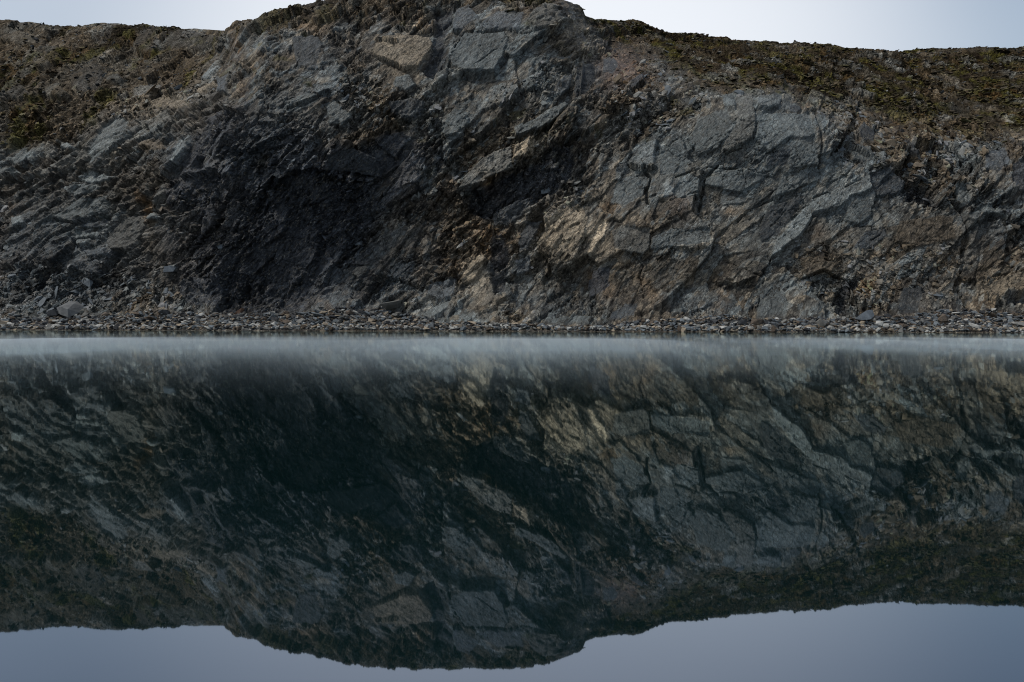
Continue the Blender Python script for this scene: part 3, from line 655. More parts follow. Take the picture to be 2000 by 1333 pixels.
# --- rows behind the skyline: the hill goes on behind its crest; rows below: the bed goes on under the water
def more_rows(base, steps):
    return np.stack([base + np.array(s)[None] for s in steps])
crest = P[-1].copy()
bk = [(0, 0.4, -0.02), (0, 1.5, -0.15), (0, 4, -.5), (0, 9, -1.0), (0, 18, -1.6), (0, 32, -2.0), (0, 55, -3)]
back = more_rows(crest, bk)
wob = fbm(back[..., 0] / 3, back[..., 1] / 3, 801, 3)
back[..., 2] += wob * 0.25 * np.linspace(0.2, 1, len(bk))[:, None]
bed = more_rows(P[0], [(0, -14, -3.0), (0, -6, -1.1), (0, -2, -.35)])
P = np.concatenate([bed, P, back], 0)
alb_all = np.concatenate([np.repeat(alb[:1], 3, 0), alb, np.repeat(alb[-1:], len(bk), 0)], 0)
sm_in = np.maximum(sm_in, 1.0 * (1 - rough_l) * (1 - soft_ground) * (1 - beach))
sm_in = np.maximum(sm_in, 0.7 * (1 - sstep(0.05, 0.5, 0.5 * (rough + rough2))) * (1 - soft_ground) * (1 - beach))
smo_all = np.concatenate([np.repeat(sm_in[:1] * 0, 3, 0), sm_in, np.repeat(sm_in[-1:] * 0, len(bk), 0)], 0)
vg = np.maximum(veg, 0.9 * soft_ground)
veg_all = np.concatenate([np.repeat(vg[:1] * 0, 3, 0), vg, np.repeat(vg[-1:], len(bk), 0)], 0)
sl_all = np.concatenate([np.full((3, NC), -1), slab_id, np.full((len(bk), NC), -1)], 0).astype(np.int16)
NRT = P.shape[0]

# ------------------------------------------------------------------ material helpers
def nmat(name):
    m = bpy.data.materials.new(name)
    m.use_nodes = True
    nt = m.node_tree
    bs = nt.nodes['Principled BSDF']
    return m, nt, bs
def node(nt, t, **kw):
    n = nt.nodes.new(t)
    for k, v in kw.items():
        if k in n.inputs.keys():
            n.inputs[k].default_value = v
        else:
            setattr(n, k, v)
    return n
def rock_material():
    m, nt, bs = nmat('weathered_slate')
    L = nt.links
    at = node(nt, 'ShaderNodeAttribute', attribute_name='rock_colour')
    va = node(nt, 'ShaderNodeAttribute', attribute_name='moss')
    co = node(nt, 'ShaderNodeTexCoord')
    rot = node(nt, 'ShaderNodeMapping')
    rot.inputs['Rotation'].default_value = (0, math.radians(47), 0)
    L.new(co.outputs['Object'], rot.inputs['Vector'])
    stc = node(nt, 'ShaderNodeMapping')
    stc.inputs['Scale'].default_value = (1.0, 0.2, 2.2)
    L.new(rot.outputs['Vector'], stc.inputs['Vector'])
    wn_ = node(nt, 'ShaderNodeTexNoise', Scale=2.5, Detail=2.0)
    L.new(stc.outputs['Vector'], wn_.inputs['Vector'])
    wsc = node(nt, 'ShaderNodeVectorMath', operation='MULTIPLY_ADD')
    wsc.inputs[1].default_value = (0.22, 0.22, 0.22)
    L.new(wn_.outputs['Color'], wsc.inputs[0]); L.new(stc.outputs['Vector'], wsc.inputs[2])
    n1 = node(nt, 'ShaderNodeTexNoise', Scale=4.0, Detail=8.0, Roughness=0.7)
    L.new(stc.outputs['Vector'], n1.inputs['Vector'])
    def flakes(scale):
        v = node(nt, 'ShaderNodeTexVoronoi', Scale=scale, feature='F1')
        L.new(wsc.outputs['Vector'], v.inputs['Vector'])
        d = node(nt, 'ShaderNodeVectorMath', operation='SUBTRACT')
        L.new(wsc.outputs['Vector'], d.inputs[0]); L.new(v.outputs['Position'], d.inputs[1])
        c = node(nt, 'ShaderNodeVectorMath', operation='SUBTRACT')
        L.new(v.outputs['Color'], c.inputs[0]); c.inputs[1].default_value = (0.5, 0.5, 0.62)
        t = node(nt, 'ShaderNodeVectorMath', operation='DOT_PRODUCT')
        L.new(d.outputs['Vector'], t.inputs[0]); L.new(c.outputs['Vector'], t.inputs[1])
        sp_ = node(nt, 'ShaderNodeSeparateColor')
        L.new(v.outputs['Color'], sp_.inputs['Color'])
        return t.outputs['Value'], sp_.outputs
    h1, r1 = flakes(2.6)
    h2, r2 = flakes(6.5)
    def ranged(sock, a, b, c, d):
        mr = node(nt, 'ShaderNodeMapRange')
        mr.inputs['From Min'].default_value = a; mr.inputs['From Max'].default_value = b
        mr.inputs['To Min'].default_value = c; mr.inputs['To Max'].default_value = d
        L.new(sock, mr.inputs['Value'])
        return mr.outputs['Result']
    def math_(op, a, b):
        q = node(nt, 'ShaderNodeMath', operation=op)
        for i, k in enumerate((a, b)):
            if isinstance(k, (int, float)): q.inputs[i].default_value = k
            else: L.new(k, q.inputs[i])
        return q.outputs[0]
    sh_ = node(nt, 'ShaderNodeAttribute', attribute_name='sheen')
    calm = ranged(sh_.outputs['Fac'], 0, 1, 1, 0.30)
    tone = math_('MULTIPLY', math_('MULTIPLY', ranged(n1.outputs['Fac'], .3, .7, .68, 1.34), math_('ADD', 1, math_('MULTIPLY', calm, ranged(r1['Red'], 0, 1, -.42, .42)))), math_('ADD', 1, math_('MULTIPLY', calm, ranged(r2['Red'], 0, 1, -.68, .68))))
    mu = node(nt, 'ShaderNodeMix', data_type='RGBA', blend_type='MULTIPLY')
    mu.inputs['Factor'].default_value = 1
    L.new(at.outputs['Color'], mu.inputs['A']); L.new(tone, mu.inputs['B'])
    # weathered pale flakes and lichen
    fl = math_('MULTIPLY', ranged(r2['Green'], .80, .90, 0, .5), ranged(n1.outputs['Fac'], .42, .58, 0, 1))
    inv = ranged(va.outputs['Fac'], 0, 1, 1, 0)
    mx = node(nt, 'ShaderNodeMix', data_type='RGBA')
    mx.inputs['B'].default_value = (0.26, 0.235, 0.19, 1)
    L.new(math_('MULTIPLY', math_('MULTIPLY', fl, calm), inv), mx.inputs['Factor']); L.new(mu.outputs['Result'], mx.inputs['A'])
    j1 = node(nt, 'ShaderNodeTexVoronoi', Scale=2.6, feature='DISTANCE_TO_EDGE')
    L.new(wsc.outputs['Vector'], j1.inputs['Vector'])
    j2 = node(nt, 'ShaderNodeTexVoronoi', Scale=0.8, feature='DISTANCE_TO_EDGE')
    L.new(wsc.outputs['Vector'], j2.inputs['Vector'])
    crack_shade = math_('MAXIMUM', math_('MULTIPLY', ranged(j1.outputs['Distance'], .012, .05, .75, 0), ranged(n1.outputs['Fac'], .45, .55, 0, 1)),
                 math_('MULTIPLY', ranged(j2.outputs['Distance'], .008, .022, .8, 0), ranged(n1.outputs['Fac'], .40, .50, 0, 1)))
    so = node(nt, 'ShaderNodeMix', data_type='RGBA')  # crack shade painted into the colour as dark lines along flake borders
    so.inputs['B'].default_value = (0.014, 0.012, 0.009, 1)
    L.new(crack_shade, so.inputs['Factor']); L.new(mx.outputs['Result'], so.inputs['A'])
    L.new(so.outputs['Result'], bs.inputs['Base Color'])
    bs.inputs['Roughness'].default_value = 0.62
    L.new(ranged(va.outputs['Fac'], 0, .9, .20, 0.0), bs.inputs['Specular IOR Level'])
    L.new(ranged(va.outputs['Fac'], 0, .9, .66, 1.0), bs.inputs['Roughness'])
    vo = node(nt, 'ShaderNodeTexVoronoi', Scale=1.5, feature='DISTANCE_TO_EDGE')
    L.new(wsc.outputs['Vector'], vo.inputs['Vector'])
    hs = math_('ADD', math_('MULTIPLY', calm, math_('ADD', math_('MULTIPLY', h1, 1.1), math_('MULTIPLY', h2, 1.45))),
               math_('ADD', math_('MULTIPLY', n1.outputs['Fac'], 0.07), math_('MULTIPLY', ranged(vo.outputs['Distance'], 0, .03, 0, 1), 0.03)))
    bp = node(nt, 'ShaderNodeBump', Strength=1.0, Distance=0.55)
    L.new(hs, bp.inputs['Height'])
    L.new(bp.outputs['Normal'], bs.inputs['Normal'])
    return m
ROCK = rock_material()

def stone_material(name, c, var=0.35):
    m, nt, bs = nmat(name)
    L = nt.links
    co = node(nt, 'ShaderNodeTexCoord')
    nz = node(nt, 'ShaderNodeTexNoise', Scale=4.0, Detail=6.0, Roughness=0.65)
    L.new(co.outputs['Object'], nz.inputs['Vector'])
    rp = node(nt, 'ShaderNodeMapRange')
    rp.inputs['From Min'].default_value = 0.3; rp.inputs['From Max'].default_value = 0.7
    rp.inputs['To Min'].default_value = 1 - var; rp.inputs['To Max'].default_value = 1 + var
    L.new(nz.outputs['Fac'], rp.inputs['Value'])
    mu = node(nt, 'ShaderNodeMix', data_type='RGBA', blend_type='MULTIPLY')
    mu.inputs['Factor'].default_value = 1
    mu.inputs['A'].default_value = (*c, 1)
    L.new(rp.outputs['Result'], mu.inputs['B'])
    L.new(mu.outputs['Result'], bs.inputs['Base Color'])
    bs.inputs['Roughness'].default_value = 0.75
    bs.inputs['Specular IOR Level'].default_value = 0.25
    bp = node(nt, 'ShaderNodeBump', Strength=0.6, Distance=0.05)
    L.new(nz.outputs['Fac'], bp.inputs['Height'])
    L.new(bp.outputs['Normal'], bs.inputs['Normal'])
    return m
def attr_material(name, attr='tint', rough=0.8, bump=0.0, scale=5.0):
    m, nt, bs = nmat(name)
    L = nt.links
    at = node(nt, 'ShaderNodeAttribute', attribute_name=attr)
    nz = node(nt, 'ShaderNodeTexNoise', Scale=scale, Detail=5.0)
    co = node(nt, 'ShaderNodeTexCoord')
    L.new(co.outputs['Object'], nz.inputs['Vector'])
    rp = node(nt, 'ShaderNodeMapRange')
    rp.inputs['From Min'].default_value = 0.3; rp.inputs['From Max'].default_value = 0.7
    rp.inputs['To Min'].default_value = 0.7; rp.inputs['To Max'].default_value = 1.3
    L.new(nz.outputs['Fac'], rp.inputs['Value'])
    mu = node(nt, 'ShaderNodeMix', data_type='RGBA', blend_type='MULTIPLY')
    mu.inputs['Factor'].default_value = 1
    L.new(at.outputs['Color'], mu.inputs['A']); L.new(rp.outputs['Result'], mu.inputs['B'])
    L.new(mu.outputs['Result'], bs.inputs['Base Color'])
    bs.inputs['Roughness'].default_value = rough
    bs.inputs['Specular IOR Level'].default_value = 0.06
    if bump:
        bp = node(nt, 'ShaderNodeBump', Strength=bump, Distance=0.05)
        L.new(nz.outputs['Fac'], bp.inputs['Height']); L.new(bp.outputs['Normal'], bs.inputs['Normal'])
    return m

def fast_mesh(name, verts, faces, smooth=True, mat=None, attrs=()):
    """verts (n,3), faces (m,k) all with k corners"""
    me = bpy.data.meshes.new(name)
    n, k = len(faces), faces.shape[1]
    me.vertices.add(len(verts)); me.vertices.foreach_set('co', np.ascontiguousarray(verts, f32).ravel())
    me.loops.add(n * k); me.loops.foreach_set('vertex_index', np.ascontiguousarray(faces, np.int32).ravel())
    me.polygons.add(n)
    me.polygons.foreach_set('loop_start', np.arange(0, n * k, k, dtype=np.int32))
    me.polygons.foreach_set('loop_total', np.full(n, k, np.int32))
    me.polygons.foreach_set('use_smooth', np.full(n, smooth, bool))
    for an, typ, data in attrs:
        a = me.attributes.new(an, typ, 'POINT')
        if typ == 'FLOAT_COLOR':
            a.data.foreach_set('color', np.ascontiguousarray(np.c_[data, np.ones(len(data))], f32).ravel())
        else:
            a.data.foreach_set('value', np.ascontiguousarray(data, f32).ravel())
    if mat: me.materials.append(mat)
    me.update(calc_edges=True)
    return me
def link(name, me, parent=None, **props):
    o = bpy.data.objects.new(name, me)
    COL.objects.link(o)
    if parent: o.parent = parent
    for k, v in props.items(): o[k] = v
    return o

# ------------------------------------------------------------------ the cliff and its slabs
vid = np.arange(NRT * NC).reshape(NRT, NC)
quads = np.stack([vid[:-1, :-1], vid[:-1, 1:], vid[1:, 1:], vid[1:, :-1]], -1).reshape(-1, 4)
qs = sl_all[:-1, :-1]
qs = np.maximum(np.maximum(qs, sl_all[1:, :-1]), np.maximum(sl_all[:-1, 1:], sl_all[1:, 1:])).reshape(-1)
Pf = P.reshape(-1, 3); Af = alb_all.reshape(-1, 3); Vf = veg_all.reshape(-1); Sf = smo_all.reshape(-1)
def sub_mesh(name, q):
    used, inv = np.unique(q, return_inverse=True)
    return fast_mesh(name, Pf[used], inv.reshape(q.shape), True, ROCK,
                     (('rock_colour', 'FLOAT_COLOR', Af[used]), ('moss', 'FLOAT', Vf[used]), ('sheen', 'FLOAT', Sf[used])))
cliff = link('cliff', sub_mesh('cliff', quads[qs < 0]), None, kind='structure',
             label='dark slate quarry cliff rising from the lake to mossy hill crests')
LOOK = dict(dark='dark slate slab', slate='dark grey slate slab', tan='pale tan weathered slab', grey='grey slab', blue='smooth blue grey slab',
            pale='pale grey slab', brown='brown stained slab', ochre='ochre slab', red='reddish slab')
for k, sdat in enumerate(SLABS):
    q = quads[qs == k]
    if len(q) < 20: continue
    link('rock_slab', sub_mesh('rock_slab', q), cliff, label=LOOK[sdat[2]])
print('cliff', round(time.time() - T0, 1))

# ------------------------------------------------------------------ stones
def hull_mesh(seed, flat, n=16, boxy=0.55):
    r = random.Random(seed)
    bm = bmesh.new()
    for _ in range(n):
        a = r.uniform(0, 2 * math.pi); u = r.uniform(-1, 1)
        q = math.sqrt(1 - u * u)
        v = Vector((q * math.cos(a), q * math.sin(a), u))
        m = max(abs(c) for c in v)
        v = v * (1 - boxy) + v / m * boxy
        bm.verts.new((v.x * 0.5, v.y * 0.5 * r.uniform(.75, 1), v.z * 0.5 * flat))
    res = bmesh.ops.convex_hull(bm, input=bm.verts)
    junk = [e for e in res['geom_interior'] + res['geom_unused'] if isinstance(e, bmesh.types.BMVert) and e.is_valid]
    if junk: bmesh.ops.delete(bm, geom=list(set(junk)), context='VERTS')
    bmesh.ops.triangulate(bm, faces=bm.faces)
    me = bpy.data.meshes.new('stone')
    bm.to_mesh(me); bm.free()
    return me
SHAPES = []
for i in range(28):
    kind = ('flat', 'blocky', 'wedge', 'flat', 'wedge', 'blocky', 'flat', 'wedge', 'flat', 'rounded')[i % 10]
    SHAPES.append((kind, hull_mesh(900 + i, {'flat': .28, 'blocky': .62, 'wedge': .45, 'rounded': .5}[kind], 15 if kind != 'rounded' else 30,
                                   {'flat': .6, 'blocky': .8, 'wedge': .35, 'rounded': .12}[kind])))
def arrays(me):
    v = np.empty(len(me.vertices) * 3, f32); me.vertices.foreach_get('co', v)
    t = np.empty(len(me.polygons) * 3, np.int32); me.polygons.foreach_get('vertices', t)
    return v.reshape(-1, 3), t.reshape(-1, 3)
SH_ARR = [arrays(me) for k, me in SHAPES]
def rots(n, tilt, yaw=None, lean=None, pitch=0.0):
    """n rotation matrices: yaw about z, then a tilt; lean = base rotation about y (radians)"""
    a = rng.uniform(0, 2 * np.pi, n) if yaw is None else yaw
    b = rng.normal(pitch, tilt, n); c = rng.normal(0, tilt, n)
    if lean is not None: c = c + lean
    ca, sa, cb, sb, cc, sc = np.cos(a), np.sin(a), np.cos(b), np.sin(b), np.cos(c), np.sin(c)
    Z = np.zeros((n, 3, 3)); Z[:, 0, 0] = ca; Z[:, 0, 1] = -sa; Z[:, 1, 0] = sa; Z[:, 1, 1] = ca; Z[:, 2, 2] = 1
    X = np.zeros((n, 3, 3)); X[:, 0, 0] = 1; X[:, 1, 1] = cb; X[:, 1, 2] = -sb; X[:, 2, 1] = sb; X[:, 2, 2] = cb
    Yr = np.zeros((n, 3, 3)); Yr[:, 0, 0] = cc; Yr[:, 0, 2] = sc; Yr[:, 1, 1] = 1; Yr[:, 2, 0] = -sc; Yr[:, 2, 2] = cc
    return Yr @ X @ Z
def scatter_mesh(name, pos, size, R, tint, mat, shapes=None):
    shapes = shapes or SH_ARR
    n = len(pos); pick = rng.integers(0, len(shapes), n)
    vs, ts, cs_, base = [], [], [], 0
    for i, (v, t) in enumerate(shapes):
        ids = np.where(pick == i)[0]
        if not len(ids): continue
        vv = v[None] * size[ids][:, None, :]
        vv = np.einsum('nij,nkj->nki', R[ids], vv) + pos[ids][:, None]
        vs.append(vv.reshape(-1, 3))
        ts.append((t[None] + (np.arange(len(ids)) * len(v))[:, None, None] + base).reshape(-1, 3))
        cs_.append(np.repeat(tint[ids], len(v), 0))
        base += len(ids) * len(v)
    return fast_mesh(name, np.concatenate(vs), np.concatenate(ts), False, mat, (('tint', 'FLOAT_COLOR', np.concatenate(cs_)),))

PS = P[3:3 + NR]                                          # final surface, rows as in PX/PY
COLOURS = {'pale grey': (0.27, 0.27, 0.255), 'blue grey': (0.095, 0.108, 0.118), 'tan': (0.22, 0.183, 0.138), 'dark grey': (0.034, 0.036, 0.039),
           'brown': (0.068, 0.054, 0.042), 'grey': (0.12, 0.119, 0.112)}
STONE_M = {k: stone_material('shore_stone_' + k.replace(' ', '_'), c) for k, c in COLOURS.items()}

# --- shore stones: the largest as things of their own
wl_row = np.interp(cols, [-325, 0, 400, 1000, 1300, 1600, 2000, 2325], [645.5, 646, 646.5, 648, 649, 650, 651.5, 652])
sx = rng.uniform(-20, 2020, 5200)
N_ONE = 300
placed = []
def surf_at(cx, ry):
    j = int(np.clip(round((cx - cols[0]) / (cols[1] - cols[0])), 0, NC - 1))
    i = int(np.clip(np.searchsorted(-PY[:, j], -ry), 0, NR - 1))
    return PS[i, j], NRM[i, j]
# named rocks first: (column, row of its foot, width in columns)
occupied = [(135, 612, 34), (104, 614, 16), (762, 604, 34), (1688, 620, 26), (1841, 627, 16), (1449, 631, 12), (465, 606, 14), (845, 612, 45), (333, 529, 16)]
tries = 0
while len(placed) < N_ONE and tries < 20000:
    tries += 1
    c = rng.uniform(4, 1996)
    fr = np.interp(c, [a for a, b in FOOT], [b for a, b in FOOT]); w = np.interp(c, cols, wl_row)
    fr = max(fr, 604)
    u = rng.random() ** 0.8
    r = fr + 4 + (w - 5 - fr - 4) * u
    width = (11 + 25 * rng.random() ** 3) * (1.12 if c > 1150 else 1) * (0.92 if c < 400 else 1)
    if any(abs(c - a) < 0.42 * (width + ww) and abs(r - b) < 0.20 * (width + ww) for a, b, ww in placed): continue
    if any(abs(c - a) < 0.5 * width + ww * .55 and abs(r - b) < 0.35 * (ww + width) for a, b, ww in occupied): continue
    placed.append((c, r, width))
ZONES = [(0, 'beside the shore end of the scree'), (80, 'near the big angular boulder'), (175, 'below the long scree slope'), (290, 'below the dark square hollow'), (400, 'below the great dark hollow'),
         (520, 'below the foot of the black overhang'), (640, 'below the leaning brown ribs'), (730, 'near the undercut flat plate'), (800, 'below the pale smooth ramp'), (900, 'below the ochre buttress'),
         (1000, 'before the low blue ledge'), (1160, 'past the blue ledge'), (1270, 'below the brown stained wall'), (1380, 'below the small overhangs'), (1470, 'below the blue five-sided slab'),
         (1550, 'before the black cleft'), (1650, 'near the pale blue block'), (1730, 'below the dark rectangular slab'), (1810, 'near the round brown boulder'), (1880, 'below the bulging tan rock'), (1950, 'beneath the dark undercut')]
info = []
for c, r, width in placed:
    w = np.interp(c, cols, wl_row); fr = max(np.interp(c, [a for a, b in FOOT], [b for a, b in FOOT]), 604)
    u = (r - fr) / (w - fr)
    row = 'at waterline' if u > 0.72 else ('mid beach' if u > 0.38 else 'atop beach')
    p = np.array([.26, .2, .16, .14, .08, .16]) if u > 0.5 else np.array([.10, .26, .08, .22, .14, .20])
    colr = list(COLOURS)[rng.choice(6, p=p)]
    shp = int(rng.integers(0, len(SHAPES)))
    size = 'small' if width < 12.5 else ('middling' if width < 16 else 'large')
    zone = [n for a, n in ZONES if c >= a][-1]
    info.append((c, r, width, colr, shp, f'{size} {colr} {SHAPES[shp][0]} stone {row} {zone}'))
from collections import defaultdict
same = defaultdict(list)
for i, t in enumerate(info): same[t[5]].append(i)
ORD = ['first', 'second', 'third', 'fourth', 'fifth', 'sixth']
label_of = {}
for lb, ids in same.items():
    ids.sort(key=lambda i: info[i][0])
    for q, i in enumerate(ids):
        label_of[i] = lb if len(ids) == 1 else f'{ORD[q]} from left: {lb}'.replace(' from left:', ' along,')
proto = {}
for i, (c, r, width, colr, shp, lb) in enumerate(info):
    pos, nr = surf_at(c, r)
    wm = width / F * pos[1]
    key = shp
    if key not in proto:
        SHAPES[shp][1].materials.clear(); SHAPES[shp][1].materials.append(STONE_M[colr])
        o = bpy.data.objects.new('shore_stone', SHAPES[shp][1]); proto[key] = o
    else:
        o = proto[key].copy()
    COL.objects.link(o)
    o.material_slots[0].link = 'OBJECT'; o.material_slots[0].material = STONE_M[colr]
    kindf = {'flat': .95, 'blocky': .85, 'wedge': .9, 'rounded': .85}[SHAPES[shp][0]]
    o.scale = (wm, wm * rng.uniform(.7, 1.0), wm * kindf)
    o.rotation_euler = (rng.normal(.12, .16), rng.normal(-.08, .2), rng.uniform(0, 6.28))
    o.location = (pos[0], pos[1], pos[2] + wm * 0.10)
    o['label'] = label_of[i]; o['category'] = 'stone'; o['group'] = 'stones along the shore'

# --- the rest of the beach
STONES = attr_material('beach_stones', 'tint', .75, .5, 5.0)
def tints(n, p):
    base = np.array([COLOURS[k] for k in COLOURS])
    t = base[rng.choice(6, n, p=p)] * rng.uniform(.5, 1.12, (n, 1))
    return t.astype(f32)
def sample_rows(n, weight):
    w = weight.ravel().astype(np.float64); w = w / w.sum()
    k = rng.choice(len(w), n, p=w)
    return np.unravel_index(k, weight.shape)
wlm = wl_row[None]
in_beach = (py > foot + 1) & (py < wlm - 3)
wgt = in_beach * (0.5 + 0.8 * sstep(-16, 0, py - wlm))
wgt = wgt * (1 + 0.5 * np.clip(fbm_a, -.8, 1))
i_, j_ = sample_rows(12000, wgt)
pos = PS[i_, j_] + rng.normal(0, .03, (len(i_), 3))
d_w = rng.lognormal(math.log(8), .46, len(i_)).clip(3, 19) / F * pos[:, 1]
sz = np.stack([d_w, d_w * rng.uniform(.6, 1, len(i_)), d_w * rng.uniform(.55, .95, len(i_))], 1)
nearw = (py[i_, j_] > (wlm[0][j_] - 12))
tn1 = tints(len(i_), [.22, .2, .16, .12, .12, .18]); tn2 = tints(len(i_), [.06, .26, .06, .28, .16, .18])
link('beach_stones', scatter_mesh('beach_stones', pos + np.array([0, 0, .02]), sz, rots(len(i_), .32, None, None, .18), np.where(nearw[:, None], tn1, tn2), STONES), None, kind='stuff',
     label='countless small grey and tan stones covering the narrow shore')

# --- broken plates lying on ledges of the face (parts of the cliff) and finer rubble
ledge = np.clip(region([(1180,150),(1260,110),(1330,150),(1420,170),(1500,168),(1480,190),(1400,185),(1340,215),(1290,250),(1230,240),(1190,200)], 12)
        + region([(1590,210),(1660,205),(1730,225),(1860,262),(1960,262),(1960,300),(1860,345),(1820,350),(1740,330),(1640,300),(1610,250)], 14)
        + region([(190,215),(290,165),(400,130),(440,110),(440,150),(390,205),(330,235),(220,240),(170,240)], 14)
        + 0.4 * region([(0,130),(130,110),(260,160),(190,230),(90,290),(0,280)], 16) + 0.10 * region([(-300,290),(100,290),(190,240),(260,230),(330,260),(320,330),(270,420),(200,440),(0,450),(-300,450)], 20)
        + 1.0 * region([(-330,530),(0,525),(100,530),(180,520),(300,540),(370,590),(370,612),(-330,620)], 10) + 0.2 * region([(0,440),(100,440),(240,490),(330,500),(340,560),(150,545),(0,560)], 20)
        + 0.6 * region([(660,160),(740,140),(770,180),(720,215),(650,200)], 14)
        + 0.35 * region([(960,170),(1130,90),(1160,120),(1100,200),(1000,300),(880,360),(900,300)], 18)
        + 0.4 * region([(690,600),(760,575),(830,590),(960,600),(1040,610),(1100,610),(1000,630),(860,600),(780,610)], 14)
        + 0.5 * region([(1540,480),(1640,470),(1860,470),(1880,560),(1860,600),(1700,600),(1560,560)], 20), 0, 1)
gen = 0.15 * (0.25 + 0.75 * (px > 480)) * (1 - sm_in) * sstep(.35, .8, rough) * (1 - soft_ground)
plate_w = (slab_id < 0) * (tt[:, None] < 0.9) * (ledge * 0.9 + gen) * (1 - sstep(.1, .5, beach)) * (1 - sm_in)
PLATE = attr_material('broken_slate', 'tint', .72, .6, 4.0)
def plates(n, weight, lo, hi, med, lean_sd):
    i2, j2 = sample_rows(n, weight)
    ps = PS[i2, j2].copy()
    wm = rng.lognormal(math.log(med), .46, n).clip(lo, hi) / F * ps[:, 1]
    s = np.stack([wm, wm * rng.uniform(.45, .8, n), wm * rng.uniform(.3, .75, n)], 1)
    tn = alb[i2, j2] * rng.uniform(.75, 1.45, (n, 1)) * np.array([1.03, 1.0, .97])
    lean = -np.radians(rng.normal(30, lean_sd, n)) * (px[i2, j2] < 1550) + np.radians(rng.normal(18, 22, n)) * (px[i2, j2] >= 1550)
    R = rots(n, .32, None, lean, 0.55)
    tn = np.clip(tn * rng.lognormal(-.05, .36, (n, 1)), .01, .16)
    return ps, s, R, tn.astype(f32), i2, j2
pa = plates(190, plate_w, 9, 24, 14, 16); pb = plates(80, plate_w * (ledge > .5) * (px > 0) * (px < 2000), 18, 40, 25, 14)
ps, s, R, tn = [np.concatenate([pa[k], pb[k]]) for k in range(4)]
PL_M = {}
for c in ('blue', 'brown', 'grey', 'tan', 'slate'):
    PL_M[c] = stone_material('slate_plate_' + c, NAMED[c])
for n in range(len(ps)):
    k = int(rng.integers(0, len(SHAPES)))
    me = SHAPES[k][1]
    o = bpy.data.objects.new('slate_plate', me)
    COL.objects.link(o); o.parent = cliff
    col = tn[n]
    best = min(PL_M, key=lambda c: sum((NAMED[c][q] - col[q]) ** 2 for q in range(3)))
    if not me.materials: me.materials.append(PL_M[best])
    o.material_slots[0].link = 'OBJECT'; o.material_slots[0].material = PL_M[best]
    M = Matrix([list(map(float, r)) for r in R[n]]).to_4x4()
    o.matrix_world = Matrix.Translation(Vector(map(float, ps[n]))) @ M @ Matrix.Diagonal((*map(float, s[n]), 1))
ps, s, R, tn, i2, j2 = plates(20000, plate_w, 2.6, 20, 6.8, 18)
link('rubble', scatter_mesh('rubble', ps, s, R, tn, PLATE), cliff, kind='stuff')
# scree and stones in the turf
sc_w = soft_ground * (0.35 + sstep(-.1, .4, fbm(x / 2, zz / 1, 811, 3))) * (1 - veg * 0.6)
ps, s, R, tn, i2, j2 = plates(5200, sc_w, 2.2, 17, 5.2, 25)
R = rots(len(ps), .3)
tn = tints(len(ps), [.12, .24, .14, .18, .14, .18]) * 0.62
link('turf_stones', scatter_mesh('turf_stones', ps, s, R, tn, PLATE), cliff, kind='stuff')
print('stones', round(time.time() - T0, 1))

# --- named rocks on the shore
def rock(name, pts, c, r, width, mat, label, cat, rotz=0, sink=0.05):
    bm = bmesh.new()
    for p in pts: bm.verts.new(p)
    bmesh.ops.convex_hull(bm, input=bm.verts)
    me = bpy.data.meshes.new(name); bm.to_mesh(me); bm.free()
    me.materials.append(mat)
    pos, nr = surf_at(c, r)
    w = width / F * pos[1]
    o = link(name, me, None, label=label, category=cat)
    o.scale = (w, w, w); o.rotation_euler = (0, 0, rotz)
    o.location = (pos[0], pos[1], pos[2] - sink * w)
    return o
M_BOULDER = stone_material('boulder_slate', (0.085, 0.088, 0.09), .35)
M_DK = stone_material('dark_boulder_slate', (0.036, 0.038, 0.041), .3)
M_BL = stone_material('blue_block_slate', (0.10, 0.114, 0.128), .25)
M_BR = stone_material('brown_boulder_stone', (0.08, 0.064, 0.05), .3)
M_OR = stone_material('rusty_stone', (0.10, 0.06, 0.04), .3)
M_PL = stone_material('plate_slate', (0.10, 0.102, 0.097), .3)
rock('boulder', [(-.50,.05,.36),(-.12,.35,.62),(.18,.30,.60),(-.18,-.30,.40),(.10,-.36,.30),(.20,-.05,.52),(.50,.12,.42),(.46,-.10,.18),(.16,-.42,.0),(-.16,-.36,.1),(-.40,.0,.14),(.30,.35,0),(-.3,.35,0)],
     135, 617, 52, M_BOULDER, 'big angular grey boulder sitting alone on the scree', 'boulder')
rock('boulder', [(-.5,.0,.2),(-.3,-.3,.42),(.2,-.3,.5),(.5,0,.36),(.4,-.3,.06),(-.4,-.32,.04),(0,.35,.45),(.3,.3,0),(-.3,.3,0)],
     105, 617, 26, M_DK, 'low dark rock leaning against the big angular boulder', 'boulder')
rock('boulder', [(-.5,0,.34),(-.2,-.4,.36),(.3,-.42,.44),(.5,-.1,.52),(.4,.3,.50),(-.3,.3,.36),(-.2,-.3,.27),(.3,-.3,.33),(.45,0,.40),(.3,.3,0),(-.1,.3,0)],
     762, 607, 46, M_PL, 'thin undercut slate plate jutting over the shore stones', 'rock')
rock('boulder', [(-.5,-.05,.12),(-.3,-.35,.36),(.05,-.2,.55),(.42,0,.60),(.5,-.1,.30),(.2,-.4,.10),(-.2,-.42,.06),(.3,.3,0),(-.3,.3,0)],
     1688, 626, 38, M_BL, 'pale blue wedge shaped block at the foot of the cliff', 'boulder')
rock('boulder', [(-.45,0,.3),(-.3,-.35,.55),(.1,-.38,.75),(.42,-.2,.5),(.5,0,.25),(.2,-.45,.2),(-.25,-.42,.15),(0,.1,.85),(.3,.3,.3),(-.3,.3,.4),(.3,.2,0),(-.3,.2,0)],
     1841, 631, 22, M_BR, 'rounded brown boulder standing above the stones', 'boulder')
